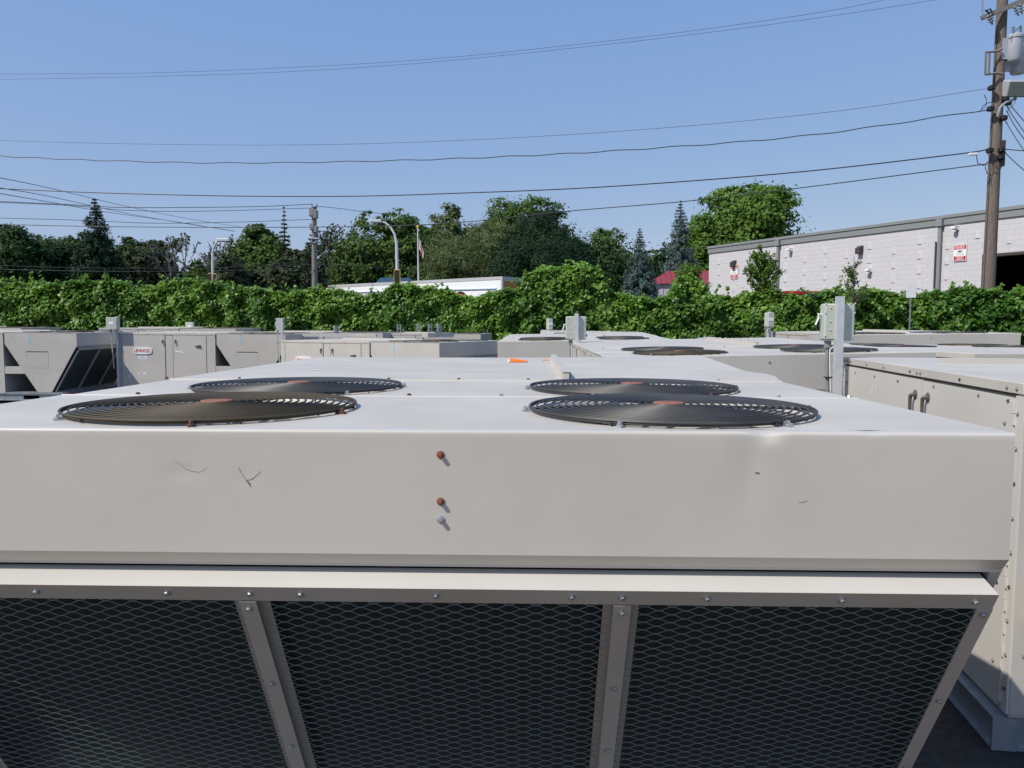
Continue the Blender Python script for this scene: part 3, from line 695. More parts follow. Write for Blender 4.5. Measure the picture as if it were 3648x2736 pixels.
def conifer(label, xd, yd, wd, D, m, n=9000, seed=1, group='trees behind the vine wall', dens=1, needle=.17, low=.04):
    global RNG; RNG = np.random.default_rng(seed); rnd = random.Random(seed)
    p = at(xd, yd, D); H = p.z; W = wd/1692*D/2*1.25; r = empty('spruce_tree', (p.x, D+CY, 0)); C = []; N = []; T = []
    n = int(n*3.4); needle *= .85; nl = int(46*dens); b = MB(); b.tube([(0, 0, 0), (0, 0, H*.5), (0, 0, H)], [H*.018, H*.01, .015], 6)
    z = H*low; per = n/(nl*9)
    for i in range(nl):
        f = (i+.5)/nl; z = H*(low+(1-low)*f**.92); L0 = W*(1-f)**.95+.04*W
        for k in range(rnd.randint(7, 10)):
            a = rnd.uniform(0, 2*PI); L = L0*rnd.uniform(.72, 1.12); c = max(3, int(per*(.25+1.6*(1-f))))
            t = RNG.random(c)**.7; droop = -.28*t*L+.22*t**2*L
            side = (RNG.random(c)-.5)*.42*L*(1-.6*t); ca, sa = math.cos(a), math.sin(a)
            x = ca*t*L-sa*side; y = sa*t*L+ca*side; zz = z+droop-np.abs(side)*.3+RNG.normal(size=c)*.09*L-.03*H*RNG.random(c)*(1-f)
            C.append(np.stack([x, y, zz], 1)); nn = np.stack([ca*.7+0*x, sa*.7+0*x, .45+0*x], 1)+.6*RNG.normal(size=(c, 3)); N.append(nn/np.linalg.norm(nn, axis=1, keepdims=True)); T.append(np.clip(.35+.5*t+.18*RNG.normal(size=c), 0, 1))
    C = np.concatenate(C); N = np.concatenate(N); T = np.concatenate(T); C[:, 2] = np.clip(C[:, 2], .1, H)
    sz = needle*(.5+.7*RNG.random(len(C)))*np.clip(1.25-C[:, 2]/H, .35, 1)
    quads_mesh('crown', leaf_quads(C, N, sz, .42), T, m, r); b.build('trunk', BARK, r)
    return tag(r, label, 'spruce', group)
def bare_tree(label, xd, yd, wd, D, seed, leaves=0, group='trees behind the vine wall'):
    rnd = random.Random(seed); p = at(xd, yd, D); H = p.z; W = wd/1692*D/2; r = empty('bare_tree', (p.x, D+CY, 0)); b = MB(); tips = []
    def grow(q, d, ln, rad, lvl):
        e = q+d*ln; mid = q+d*ln*.5+Vector((rnd.uniform(-1, 1), rnd.uniform(-1, 1), 0))*ln*.06
        rad = max(rad, .022); b.tube([q, mid, e], [rad, rad*.8, rad*.6], 5 if lvl < 3 else 3, caps=False); tips.append(e)
        if lvl < 6:
            for k in range(2 if lvl > 0 else 4):
                dd = (d+Vector((rnd.uniform(-1, 1)*.75*(W/H*2.4), rnd.uniform(-1, 1)*.6, rnd.uniform(-.1, .45)))).normalized(); grow(e-d*ln*rnd.uniform(0, .3), dd, ln*rnd.uniform(.62, .8), rad*.6, lvl+1)
    grow(Vector((0, 0, 0)), Vector((0, 0, 1)), H*.32, H*.013, 0)
    zt = max(v[2] for v in b.v); s = H/zt; b.v = [(x*s, y*s, z*s) for x, y, z in b.v]
    b.build('branches', DEADB, r)
    if leaves:
        T = np.array([list(t) for t in tips])*s; k = RNG.integers(0, len(T), leaves); P = T[k]+RNG.normal(size=(leaves, 3))*.1
        quads_mesh('crown', leaf_quads(P, unit_v(leaves), np.full(leaves, .13)), RNG.random(leaves), BRLEAF, r)
    return tag(r, label, 'tree', group)

# ================================================================ vine covered fence
HX0, HX1 = -15.5, 17.0
def hy(x): return 19.6 - .10*(x-0) if x > 0 else 19.6          # the fence line bends slightly on the right
prof_d = [(-40, 604), (0, 604), (60, 606), (140, 607), (180, 606), (215, 601), (245, 599), (290, 616), (345, 607), (408, 599), (450, 605), (520, 613), (590, 625), (640, 627), (668, 621), (705, 617),
          (735, 620), (775, 634), (815, 627), (860, 611), (905, 609), (955, 622), (1010, 633), (1050, 633), (1080, 622), (1120, 614), (1138, 592), (1160, 577), (1200, 569), (1260, 567), (1295, 576), (1315, 612), (1340, 632), (1390, 640), (1440, 636), (1460, 600), (1480, 592),
          (1510, 600), (1535, 632), (1580, 640), (1620, 622), (1660, 618), (1700, 634), (1770, 628), (1810, 620), (1870, 622), (1940, 628), (1990, 630), (2040, 624), (2075, 614), (2110, 624), (2150, 624), (2212, 617), (2300, 620)]
PX = []; PZ = []
for xd, yd in prof_d:
    D = 21.0
    for _ in range(6): p = at(xd, yd, D); D = hy(p.x)-CY
    PX.append(p.x); PZ.append(p.z)
def top_at(x): return np.interp(x, PX, PZ)-.06
RNG = np.random.default_rng(5)
hedge = empty('vine_covered_fence', (0, 19.6, 0))
n = 105000; x = RNG.uniform(HX0, HX1, n); zt = top_at(x)-.03
zt += .035*np.sin(x*5.1)+.03*np.sin(x*12.3+1)+.03*RNG.normal(size=n)
u = RNG.random(n); z = zt-(zt-.75)*u**1.0
ntop = 13000; z[:ntop] = zt[:ntop]-np.abs(RNG.normal(size=ntop))*.09
lump = .07*np.sin(x*2.3+z*1.7)*np.sin(z*3.1-x*.9)+.09*np.sin(x*6.1-z*4.2+2*np.sin(x*.7))*np.sin(z*5.3+x*2.1)+.06*np.sin(x*11+z*9+3*np.sin(z*2.3+x))
dep = (RNG.random(n)**1.5)*.6
y = np.array([hy(a) for a in x])-.42-lump+dep; near_top = np.clip((z-(zt-.5))/.5, 0, 1); y += near_top**2*.22
P = np.stack([x, y-19.6, z], 1)
N = np.stack([-.15+0*x, -.75+.25*near_top, .55+.5*near_top], 1)+RNG.normal(size=(n, 3))*.42; N /= np.linalg.norm(N, axis=1, keepdims=True)
dn = np.array([0, -.25, -1.])+RNG.normal(size=(n, 3))*.38; dn -= N*(dn*N).sum(1, keepdims=True); dn /= np.linalg.norm(dn, axis=1, keepdims=True); sdv = np.cross(N, dn)
s = (.030+.034*RNG.random(n))[:, None]
fold = N*s*.28
def vine_leaves(P, N, dn, sdv, s, fold): return np.stack([P-dn*s*.7, P+sdv*s*1.0-dn*s*.35+fold, P+sdv*s*.72+dn*s*.45+fold, P+dn*s*1.15, P-sdv*s*.72+dn*s*.45+fold, P-sdv*s*1.0-dn*s*.35+fold], 1)
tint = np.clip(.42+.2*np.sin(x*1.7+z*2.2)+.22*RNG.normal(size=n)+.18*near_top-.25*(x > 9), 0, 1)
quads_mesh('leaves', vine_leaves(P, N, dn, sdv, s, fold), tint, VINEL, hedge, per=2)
# loose shoots standing over the top
sh = MB(); LP = []; LT = []
for k in range(110):
    xx = random.uniform(HX0, 15.5)
    if -6.0 < xx < -.3 and k % 3: continue
    z0 = float(top_at(xx)); q = Vector((xx, hy(xx)-.15-19.6, z0-.1)); d = Vector((random.uniform(-.6, .6), random.uniform(-.3, .1), 1)).normalized(); pts = [q]
    for j in range(random.randint(2, 5)):
        d = (d+Vector((random.uniform(-.5, .5), 0, random.uniform(-.5, .1)))).normalized(); q = q+d*.075; pts.append(q)
        LP += [tuple(q+Vector((random.uniform(-.04, .04), random.uniform(-.04, .04), random.uniform(-.04, .04)))) for _ in range(3)]
    sh.tube(pts, .004, 4)
sv = sh.build('vine_stem', MLEAF, hedge); sv['kind'] = 'stuff'
LP = np.array(LP); nn = len(LP); N = unit_v(nn)*.6+np.array([-.2, -.6, .6]); N /= np.linalg.norm(N, axis=1, keepdims=True); a, b_ = basis(N); s = np.full((nn, 1), .042)
quads_mesh('shoot_leaves', vine_leaves(LP, N, b_, a, s, N*s*.25), RNG.random(nn), YVINEL, hedge, per=2)
# solid core added inside the vines, dark to stand for shade in the gaps
m = MB(); xs = np.arange(HX0, HX1+.01, .5)
vs = []; fs = []
for i, xx in enumerate(xs):
    for dy_ in (-.02, .02): vs += [(xx, hy(xx)+.12+dy_-19.6, 0), (xx, hy(xx)+.12+dy_-19.6, float(min(top_at(xx), top_at(xx-.25), top_at(xx+.25)))-.22)]
for i in range(len(xs)-1): a = i*4; fs += [(a, a+4, a+5, a+1), (a+2, a+3, a+7, a+6), (a+1, a+5, a+7, a+3)]
m.add(vs, fs); m.build('dark_core', mat('dark_core_green', (.012, .02, .008), .95), hedge)
tag(hedge, 'long fence smothered in bright green vines right across behind the units', 'vine fence')

def sapling(label, xd, y0d, y1d, wd, D, m, n, leaf, seed, sparse=False):
    rnd = random.Random(seed); p0 = at(xd, y0d, D); p1 = at(xd, y1d, D); H = p1.z; W = wd/1692*D/2; r = empty('sapling', (p0.x, D+CY, 0)); b = MB(); C = []
    b.tube([(0, 0, 0), (.02, 0, H*.6), (0, 0, H)], [.03, .02, .005], 6)
    nb = 26 if sparse else 44
    for k in range(nb):
        f = rnd.random()**.8; zb = p0.z-.4+(H-p0.z+.3)*f*.85; a = rnd.uniform(0, 2*PI); ln = W*(1.25-.75*f)*rnd.uniform(.5, 1); d = Vector((math.cos(a)*.8, math.sin(a)*.6, .85)).normalized()
        q = Vector((0, 0, zb)); e = q+d*ln*1.2; e.z = min(e.z, H); b.tube([q, q.lerp(e, .5)+Vector((0, 0, .02)), e], [.008, .005, .002], 4)
        c = n//nb
        for j in range(c): t = rnd.random()**.7; w_ = q.lerp(e, t); C.append((w_.x+rnd.gauss(0, .035), w_.y+rnd.gauss(0, .035), w_.z+rnd.gauss(0, .035)))
    b.build('stem', BARK, r); C = np.array(C); N = unit_v(len(C))+np.array([-.2, -.3, .5]); N /= np.linalg.norm(N, axis=1, keepdims=True)
    quads_mesh('leaves', leaf_quads(C, N, leaf*(.6+.7*RNG.random(len(C))), .5), RNG.random(len(C)), m, r)
    return tag(r, label, 'sapling', 'saplings growing through the vines')
sapling('leafy young sapling rising in front of the white wall left part', 1643, 640, 528, 105, 20.35, BLEAF, 4200, .042, 3)
sapling('thin airy sapling with sparse pale leaves before the white wall', 1842, 640, 553, 88, 19.4, OLEAF, 900, .032, 8, True)
sapling('small bush of shoots growing up beside the red roofed shed', 1492, 640, 566, 95, 20.9, BLEAF, 3200, .042, 5)

# ================================================================ trees
G1 = 'trees behind the vine wall'
tree('dark broadleaf tree at the far left edge of the tree line', 10, 482, 150, 52, DLEAF, n=9000, seed=21)
tree('dark tree between the left edge and the pointed spruce', 95, 508, 150, 55, DLEAF, n=9000, seed=22)
tree('rounded dark tree right behind the pointed spruce on the left', 160, 503, 110, 58, DLEAF, n=7000, seed=23)
conifer('tall dark pointed spruce standing on the left of the tree line', 205, 428, 165, 50, NEEDLE, n=12000, seed=4, needle=.2)
tree('dark tree just right of the pointed spruce', 285, 512, 100, 56, DLEAF, n=8000, seed=25)
tree('low dark tree left of the bare trees', 340, 520, 90, 54, BRLEAF, n=6500, seed=26)
bare_tree('leafless tree left of the curved far street lamp', 392, 503, 90, 50, 5, 150)
bare_tree('leafless tree behind the curved far street lamp', 468, 512, 95, 52, 9, 150)
tree('small brighter green bush tree below the far street lamp', 432, 562, 60, 40, MLEAF, n=3500, leaf=.12, wide=1.1, seed=28)
tree('dense rounded green tree left of the dying spruce', 552, 482, 96, 52, MLEAF, n=8000, seed=29, low=.2)
tree('dark brownish tree under the dying spruce', 630, 535, 110, 50, BRLEAF, n=7500, seed=30)
conifer('thin dying spruce poking above the trees beside the grey pole', 613, 444, 62, 51, BRLEAF, n=2600, seed=6, dens=.7, needle=.2)
tree('brownish low tree behind the far right side of the bare trees', 480, 552, 110, 48, BRLEAF, n=6500, seed=31)
bare_tree('bare scrubby tree just right of the grey utility pole', 715, 488, 110, 60, 12, 500)
tree('airy spreading tree behind the curved street lamp', 790, 455, 120, 58, MLEAF, n=7000, seed=33, lobes=11, clump=.22, shell=.45)
tree('olive tree behind the flagpole', 885, 450, 130, 58, MLEAF, n=9000, seed=34, clump=.24)
tree('tall tree with open top right of the flagpole', 968, 438, 110, 60, OLEAF, n=8000, seed=35, clump=.24)
tree('pale willow like tree in the middle of the tree line', 1030, 478, 175, 55, OLEAF, n=15000, leaf=.12, seed=36, asp=.3, clump=.22, low=.15)
tree('tallest broad tree in the middle, behind the dark pine', 1150, 424, 150, 58, MLEAF, n=11000, seed=37, top_flat=1.6)
tree('dark pine with tufted crown right of the pale willow', 1172, 450, 150, 52, NEEDLE, name='pine_tree', cat='pine', n=13000, leaf=.13, seed=38, asp=.25, clump=.3, low=.12)
tree('faint tree in the gap left of the blue spruces', 1290, 492, 150, 66, MLEAF, n=8000, seed=39)
tree('lower dark tree behind the mound of vines', 1265, 520, 120, 55, DLEAF, n=7000, seed=40)
conifer('shorter blue spruce beside the red roofed shed', 1382, 493, 110, 44, BNEEDLE, n=11000, seed=7, needle=.13)
conifer('taller blue spruce next to the big round tree', 1470, 432, 125, 50, BNEEDLE, n=13000, seed=8, needle=.15)
tree('big bright round tree rising behind the white building', 1612, 398, 240, 62, BLEAF, n=17000, leaf=.2, seed=41, wide=1.15, low=.2, lobes=12, clump=.24, top_flat=2)
tree('green tree between the tall blue spruce and the white building', 1515, 455, 80, 60, BLEAF, n=6000, wide=1.2, seed=42)
# scrub and distant wood
RNG = np.random.default_rng(99)
bl = [(random.uniform(-60, 26), random.uniform(66, 76), random.uniform(1.0, 6.2), random.uniform(4, 6), 3, random.uniform(3, 4.6)) for _ in range(100)]
P, N, t = clumped(bl, 90000, .3, .3); P[:, 2] = np.clip(P[:, 2], .05, None); hi = P[:, 2] > 9.2; P[hi, 2] = 9.2-RNG.random(hi.sum())*3
o = quads_mesh('distant_wood', leaf_quads(P, N, .30*(.6+.8*RNG.random(len(P)))), t, DLEAF2); tag(o, 'mass of dark distant scrub and woods behind the single trees', 'woods', kind='stuff')
bl = [(random.uniform(-34, 8), random.uniform(57, 61), random.uniform(.8, 3.4), random.uniform(2.0, 3.4), 1.5, random.uniform(1.8, 3.0)) for _ in range(60)]
P, N, t = clumped(bl, 40000, .3, .4); P[:, 2] = np.clip(P[:, 2], .05, None)
o = quads_mesh('shrub_belt', leaf_quads(P, N, .15*(.6+.8*RNG.random(len(P)))), t, DLEAF); tag(o, 'belt of dark undergrowth below the trees', 'undergrowth', kind='stuff')

# ================================================================ white masonry building
def wallpt(xd, D): return at(xd, 600, D)
B0 = Vector(wallpt(1531, 44.0)); B0.z = 0; B1 = Vector(wallpt(2212, 29.0)); B1.z = 0
dirw = (B1-B0).normalized(); B2 = B0+dirw*26; HB = 6.05
z0 = at(1531, 533, 44.0).z; z1 = at(2212, 441, 29.0).z; HB = (z0+z1)/2
nrm = Vector((dirw.y, -dirw.x, 0));
if nrm.dot(Vector((CX, CY, 0))-B0) < 0: nrm = -nrm
bld = empty('masonry_building', B0, (0, 0, math.atan2(dirw.y, dirw.x)))   # local x along the wall, local -y towards the viewer
WALLM = bpy.data.materials.new('painted_block_wall'); WALLM.use_nodes = True
n_ = WALLM.node_tree; b = n_.nodes['Principled BSDF']; tc = n_.nodes.new('ShaderNodeTexCoord'); sx_ = n_.nodes.new('ShaderNodeSeparateXYZ'); cb_ = n_.nodes.new('ShaderNodeCombineXYZ')
n_.links.new(tc.outputs['Object'], sx_.inputs[0]); n_.links.new(sx_.outputs[0], cb_.inputs[0]); n_.links.new(sx_.outputs[2], cb_.inputs[1])
br = n_.nodes.new('ShaderNodeTexBrick'); n_.links.new(cb_.outputs[0], br.inputs[0]); br.inputs['Scale'].default_value = 1; br.inputs['Brick Width'].default_value = .40; br.inputs['Row Height'].default_value = .20; br.inputs['Mortar Size'].default_value = .008; br.inputs['Mortar Smooth'].default_value = .3
br.inputs['Color1'].default_value = (.525, .52, .54, 1); br.inputs['Color2'].default_value = (.54, .535, .555, 1); br.inputs['Mortar'].default_value = (.50, .495, .515, 1)
bp = n_.nodes.new('ShaderNodeBump'); bp.invert = True; bp.inputs['Distance'].default_value = .004; n_.links.new(br.outputs['Fac'], bp.inputs['Height']); n_.links.new(bp.outputs[0], b.inputs['Normal'])
n_.links.new(br.outputs[0], b.inputs['Base Color']); b.inputs['Roughness'].default_value = .8
TRIM = mat('grey_roof_trim', (.22, .235, .24), .6); RUSTY = mat('brown_lamp_housing', (.06, .045, .04), .6)
def wx(xd):                      # distance along the wall seen at column xd
    best = min(((abs((lambda q: q)(wallcol(s)-xd)), s) for s in [k*.02 for k in range(0, 1300)]))[1]; return best
def wallcol(s):
    q = B0+dirw*s; v = q-Vector((CX, CY, CZ)); v.z = 0; d = v.dot(fw); return (1824+F_PX*v.dot(R2)/d)/1.64919
def wz(s, yd):                   # height on the wall at distance s seen at row yd
    q = B0+dirw*s; lo, hi = -1, 12
    for _ in range(40):
        mid = (lo+hi)/2; v = Vector((q.x, q.y, mid))-Vector((CX, CY, CZ)); yy = (1368-F_PX*v.dot(U2)/v.dot(fw))/1.64919
        if yy > yd: lo = mid
        else: hi = mid
    return mid
sd0 = wx(2122); zdoor = wz(wx(2160), 552)
TB = .38
def relief(m):
    for k in range(0, 19):
        s = .8+k*1.2
        for j in range(1, 14):
            z = j*.6+(.3 if k % 2 else 0)
            if z > HB-TB-.36 or (s > sd0-.5 and z < zdoor+.2): continue
            m.add([(s-.14, -.001, z), (s, -.034, z+.003), (s+.14, -.001, z), (s-.10, -.001, z+.34), (s+.10, -.001, z+.34)], [(0, 1, 3), (1, 4, 3), (1, 2, 4), (0, 2, 1)])
m = MB(); relief(m); m.box(0, sd0, 0, .3, 0, HB-TB); m.box(sd0, 22, 0, .3, zdoor, HB-TB); m.box(22, 26, 0, .3, 0, HB-TB); m.box(0, .3, .3, 14, 0, HB-TB); m.build('wall', WALLM, bld)
m = MB(); m.box(-.06, 26, -.06, 14, HB-TB, HB-.12); m.box(-.10, 26, -.10, 14, HB-.118, HB); m.build('roof_trim', TRIM, bld)
m = MB(); m.box(.3, 25.9, 13.7, 13.9, 0, HB-TB-.01); m.box(25.7, 25.9, .3, 13.7, 0, HB-TB-.01); m.build('inner_wall', BLACK, bld)
m = MB(); m.box(sd0-.12, sd0-.001, -.03, .0, 0, zdoor+.1); m.box(sd0, 22, -.03, 0, zdoor+.0, zdoor+.1)
dd = m.build('door_frame', RUSTY, bld)
for xd in (2025, 1679):
    s = wx(xd); m = MB(); m.bevbox(s-.07, s+.07, -.14, -.03, 0, HB-.3, .01); m.box(s-.13, s+.13, -.2, -.03, HB-.42, HB-.14); m.build('downspout', TRIM, bld)
s = wx(2016); m = MB(); m.tube([(s, -.06, 0), (s, -.06, HB-1)], .03, 6); m.build('downspout', RUSTY, bld)
def wall_item(name, xd, yd, f, m_, label, cat, group=None):
    s = wx(xd); z = wz(s, yd); mb = MB(); f(mb); o = mb.build(name, m_); o.matrix_world = Matrix.Translation(B0+dirw*s+Vector((0, 0, z))) @ Matrix.Rotation(math.atan2(dirw.y, dirw.x), 4, 'Z'); return tag(o, label, cat, group)
def lamp(mb): mb.box(-.13, .13, -.06, -.002, -.12, .16); mb.prism([(-.06, .14), (-.24, .06), (-.24, -.16), (-.20, -.2), (-.06, -.12)], 'x', -.12, .12)
def camr(mb): mb.box(-.10, .10, -.05, -.002, -.08, .08); mb.prism([(-.05, .09), (-.26, .06), (-.26, -.03), (-.05, -.06)], 'x', -.09, .09); mb.lathe([(.07, -.14), (.07, -.06)], (0, -.15, 0), 12)
wall_item('wall_lamp', 1854, 539, lamp, RUSTY, 'dark wall lamp in the middle of the white wall', 'wall lamp', 'wall lamps on the white building')
wall_item('wall_lamp', 1584, 569, lamp, RUSTY, 'dark wall lamp above the smaller security sign', 'wall lamp', 'wall lamps on the white building')
wall_item('security_camera', 2058, 493, camr, WHITE, 'white security camera above the larger security sign', 'security camera', 'cameras on the white building')
wall_item('security_camera', 1705, 540, camr, WHITE, 'white security camera just right of the leafy sapling', 'security camera', 'cameras on the white building')
wall_item('security_camera', 1876, 584, camr, WHITE, 'white camera on a bracket low on the wall behind the thin sapling', 'security camera', 'cameras on the white building')
def sec_sign(xd0, xd1, yd0, yd1, label):
    s0, s1 = wx(xd0), wx(xd1); s = (s0+s1)/2; w_ = s1-s0; zt_ = wz(s, yd0); zb = wz(s, yd1); h = zt_-zb
    r = empty('security_sign'); r.matrix_world = Matrix.Translation(B0+dirw*s+nrm*.045+Vector((0, 0, zb))) @ Matrix.Rotation(math.atan2(dirw.y, dirw.x), 4, 'Z')
    m = MB(); m.box(-w_/2, w_/2, -.002, .01, 0, h); m.build('plate', WHITE, r)
    m = MB(); m.box(-w_/2+.02, w_/2-.02, -.006, -.003, h*.70, h-.02); m.box(-w_/2+.02, w_/2-.02, -.006, -.003, .02, h*.30); m.build('red_panel', REDM, r)
    R_ = (PI/2, 0, 0)
    for t_, z, sz in (('SECURITY', .885, .15), ('NOTICE', .765, .15), ('TRESPASSERS', .25, .085), ('WILL BE', .17, .085), ('PROSECUTED', .09, .085)):
        text('lettering', t_, h*sz, WHITE, r, (0, -.008, h*z), R_, .001, h*.002, min(1, w_*.86/(len(t_)*h*sz*.62)))
    m = MB(); m.box(-w_*.18, w_*.1, -.006, -.003, h*.55, h*.62); m.box(w_*.1, w_*.2, -.006, -.003, h*.565, h*.605); m.box(-w_*.04, w_*.04, -.006, -.003, h*.51, h*.55); m.build('camera_symbol', BLACK, r)
    m = MB(); m.box(-w_*.3, w_*.3, -.005, -.003, h*.44, h*.455); m.box(-w_*.34, w_*.34, -.005, -.003, h*.375, h*.39); m.build('text_line', GPIPE, r)
    tag(r, label, 'sign', 'security signs on the white building')
sec_sign(2055, 2082, 528, 564, 'larger red and white SECURITY NOTICE sign between the downspout and the big wooden pole')
sec_sign(1577, 1592, 572, 602, 'smaller red and white SECURITY NOTICE sign at the left end of the white wall')
tag(bld, 'long low white painted block building with grey roof trim and a dark dock door', 'building')
# plain white sign standing in the vines
m = MB(); p = at(1957, 643, 19.0); q = at(1980, 611, 19.0); w_ = q.x-p.x; m.bevbox(0, w_, 0, .006, 0, q.z-p.z, .001)
sg = m.build('back_of_sign', WHITE); sg.location = (p.x, 19.0+CY, p.z); m = MB(); m.box(w_*.45, w_*.55, .006, .03, -1, q.z-p.z-.05); m.build('sign_post', GALV, sg)
tag(sg, 'blank white sign plate sticking up out of the vines on the right', 'sign')
# red dumpster tops
m = MB(); p = at(1668, 629, 25.5); q = at(1775, 627, 24.0); m.prism([(0, 0), (0, 1.62), (-.06, 1.70), (-.06, 1.78), (1.7, 1.78), (1.7, 0)], 'x', 0, 1.95)
for k in range(6): m.box(.1+k*.35, .16+k*.35, -.05, 0, .1, 1.6)
o = m.build('dumpster', REDM); o.location = (p.x, 24.2+CY, p.z-1.83); m = MB(); m.box(1.97, 2.1, .1, 1.6, 1.5, 1.78); m.build('lid', BLACK, o); tag(o, 'red metal container whose rim just shows above the vines by the white wall', 'container')

# ================================================================ red roofed shed
RROOF = mat('red_metal_roof', (.24, .04, .045), .55); SHW = mat('pale_grey_shed_wall', (.48, .49, .51), .7)
p = at(1395, 613, 46.0); e0 = Vector((p.x, 46+CY, 0)); ze = p.z; p2 = at(1445, 586, 48.4)
sh_ = empty('red_roofed_shed', e0, (0, 0, -.10)); m = MB(); Wd, Ln = 4.6, 7.0; hr = p2.z-ze
m.box(.15, Ln, .15, Wd, 0, ze-.02); m.prism([(.15, ze-.02), (Wd/2, ze+hr-.1), (Wd, ze-.02)], 'x', 1.6, Ln); m.build('wall', SHW, sh_)
m = MB(); m.add([(0, -.02, ze), (Ln+.2, -.02, ze), (Ln+.2, Wd/2, ze+hr), (1.45, Wd/2, ze+hr), (1.45, Wd/2, ze+hr), (0, Wd+.1, ze), (Ln+.2, Wd+.1, ze)], [(0, 1, 2, 3), (0, 3, 5), (3, 2, 6, 5)])
k = .3
while k < Ln: 
    y1_ = Wd/2; x_ = k; zz = ze+hr; t0 = 1.0 if k > 1.45 else k/1.45
    m.add([(x_-.02, -.03, ze+.0), (x_+.02, -.03, ze+.0), (x_+.02, y1_*t0, ze+hr*t0), (x_-.02, y1_*t0, ze+hr*t0), (x_, -.03, ze+.05), (x_, y1_*t0, ze+hr*t0+.05)], [(0, 1, 4), (0, 4, 5, 3), (1, 2, 5, 4), (2, 3, 5)]); k += .3
m.build('roof', RROOF, sh_)
m = MB()
for k in range(10): m.box(.3+k*.7, .33+k*.7, .13, .149, 0, ze-.05)
m.build('wall_seam', GPIPE, sh_)
tag(sh_, 'small shed with a bright red metal roof at the left end of the white building', 'shed')

# ================================================================ trailer
T0 = at(1085, 597, 41.0); T1 = at(699, 617, 50.5); T0z = T0.z; base = Vector((T0.x, T0.y, 0)); far = Vector((T1.x, T1.y, 0)); dv = (far-base); LT = dv.length; ang = math.atan2(dv.y, dv.x)
tr = empty('semi_trailer', base, (0, 0, ang)); HT = T0z      # local x runs to the front of the trailer, local +y faces the viewer
ww = 2.6; TW = mat('trailer_white', (.80, .81, .82), .4)
m = MB(); m.box(0, LT, -ww, 0, 1.1, HT-.16); m.build('body', TW, tr)
m = MB(); m.box(-.02, LT+.02, -ww-.02, .02, HT-.158, HT); m.box(-.02, .09, .001, .022, 1.1, HT-.158); m.box(-.02, -.001, -.12, .02, 1.1, HT-.158); m.box(-.02, -.001, -ww, -ww+.12, 1.1, HT-.158); m.build('rail', mat('grey_rail', (.45, .46, .48), .5), tr)
m = MB(); m.tube([(.4, .02, HT-.62), (LT*.45, .02, HT-.56), (LT-.6, .02, HT-.50)], .05, 6); m.build('side_stripe', mat('pale_blue_rail', (.5, .6, .7), .4), tr)
m = MB(); m.box(-.014, -.003, -ww+.13, -.13, 1.2, HT-.2); m.build('rear_door', mat('orange_doors', (.42, .2, .04), .6), tr)
m = MB(); m.box(LT-.5, LT+.03, -.1, .06, HT-.26, HT-.03); m.build('marker_panel', YEL, tr)
cxm = None
for s_ in [k*.02 for k in range(int(LT/.02))]:
    q = base+dv.normalized()*s_; v = q-Vector((CX, CY, CZ)); xx = (1824+F_PX*(v.x*R2.x+v.y*R2.y)/(v.x*fw.x+v.y*fw.y))/1.64919
    if abs(xx-994) < .6: cxm = s_; break
cxm = cxm or 2.6
for rr, mm, off in ((.62, BLACK, .006), (.50, REDM, .010)):
    m = MB(); m.lathe([(rr, 0), (rr, .003)], n=40, M=Matrix.Translation((cxm, off, HT-1.32)) @ Matrix.Rotation(-PI/2, 4, 'X')); m.build('logo_ring' if rr > .55 else 'logo_disc', mm, tr)
m = MB()
for s_ in (1.2+LT*.35, LT*.62, LT*.66, LT*.86): m.lathe([(.045, 0), (.045, .004)], n=12, M=Matrix.Translation((s_, .005, HT-.40)) @ Matrix.Rotation(-PI/2, 4, 'X'))
m.build('side_lamp', BLACK, tr)
for s_ in (2.0, 3.3):
    for y in (-.25, -ww+.25): 
        m = MB(); m.lathe([(.5, -.14), (.5, .14)], n=28, M=Matrix.Translation((s_, y, .5)) @ Matrix.Rotation(-PI/2, 4, 'X')); m.build('wheel', BLACK, tr)
m = MB(); m.box(.2, LT, -ww+.5, -.5, .85, 1.1); m.box(LT-4, LT-3.8, -ww+.3, -.3, 0, .85); m.build('chassis', BLACK, tr)
tag(tr, 'white box trailer with orange rear doors and red round logo, behind the vines', 'trailer')

# ================================================================ lamps, flag, poles
def street_lamp(label, xb, yb, pts, D, r0, arm_dir):
    b = at(xb, yb, D); r = empty('street_lamp', (b.x, D+CY, 0)); P3 = [Vector((0, 0, 0))]
    for xd, yd in pts: q = at(xd, yd, D); P3.append(Vector((q.x-b.x, 0, q.z)))
    rs = [r0*(1-.6*i/(len(P3)-1)) for i in range(len(P3))]; m = MB(); m.tube(P3, rs, 10); m.build('post', ALU, r, True)
    e = P3[-1]; m = MB(); m.bevbox(-.55, .12, -.14, .14, -.08, .10, .04, Matrix.Translation(e) @ (Matrix.Identity(4) if arm_dir < 0 else Matrix.Rotation(PI, 4, 'Z'))); m.build('lamp_head', ALU, r)
    return tag(r, label, 'street lamp', 'street lamps along the far road')
street_lamp('tall curved white street lamp bending left above the trailer', 858, 600, [(858, 610), (857.5, 560), (856.5, 525), (852, 505), (843, 490), (832, 481), (820, 478)], 45, .11, -1)
street_lamp('smaller far street lamp bending right among the bare trees', 459.5, 605, [(459.5, 610), (459.5, 570), (459.5, 545), (462, 532), (468, 523), (474, 519)], 40, .085, 1)
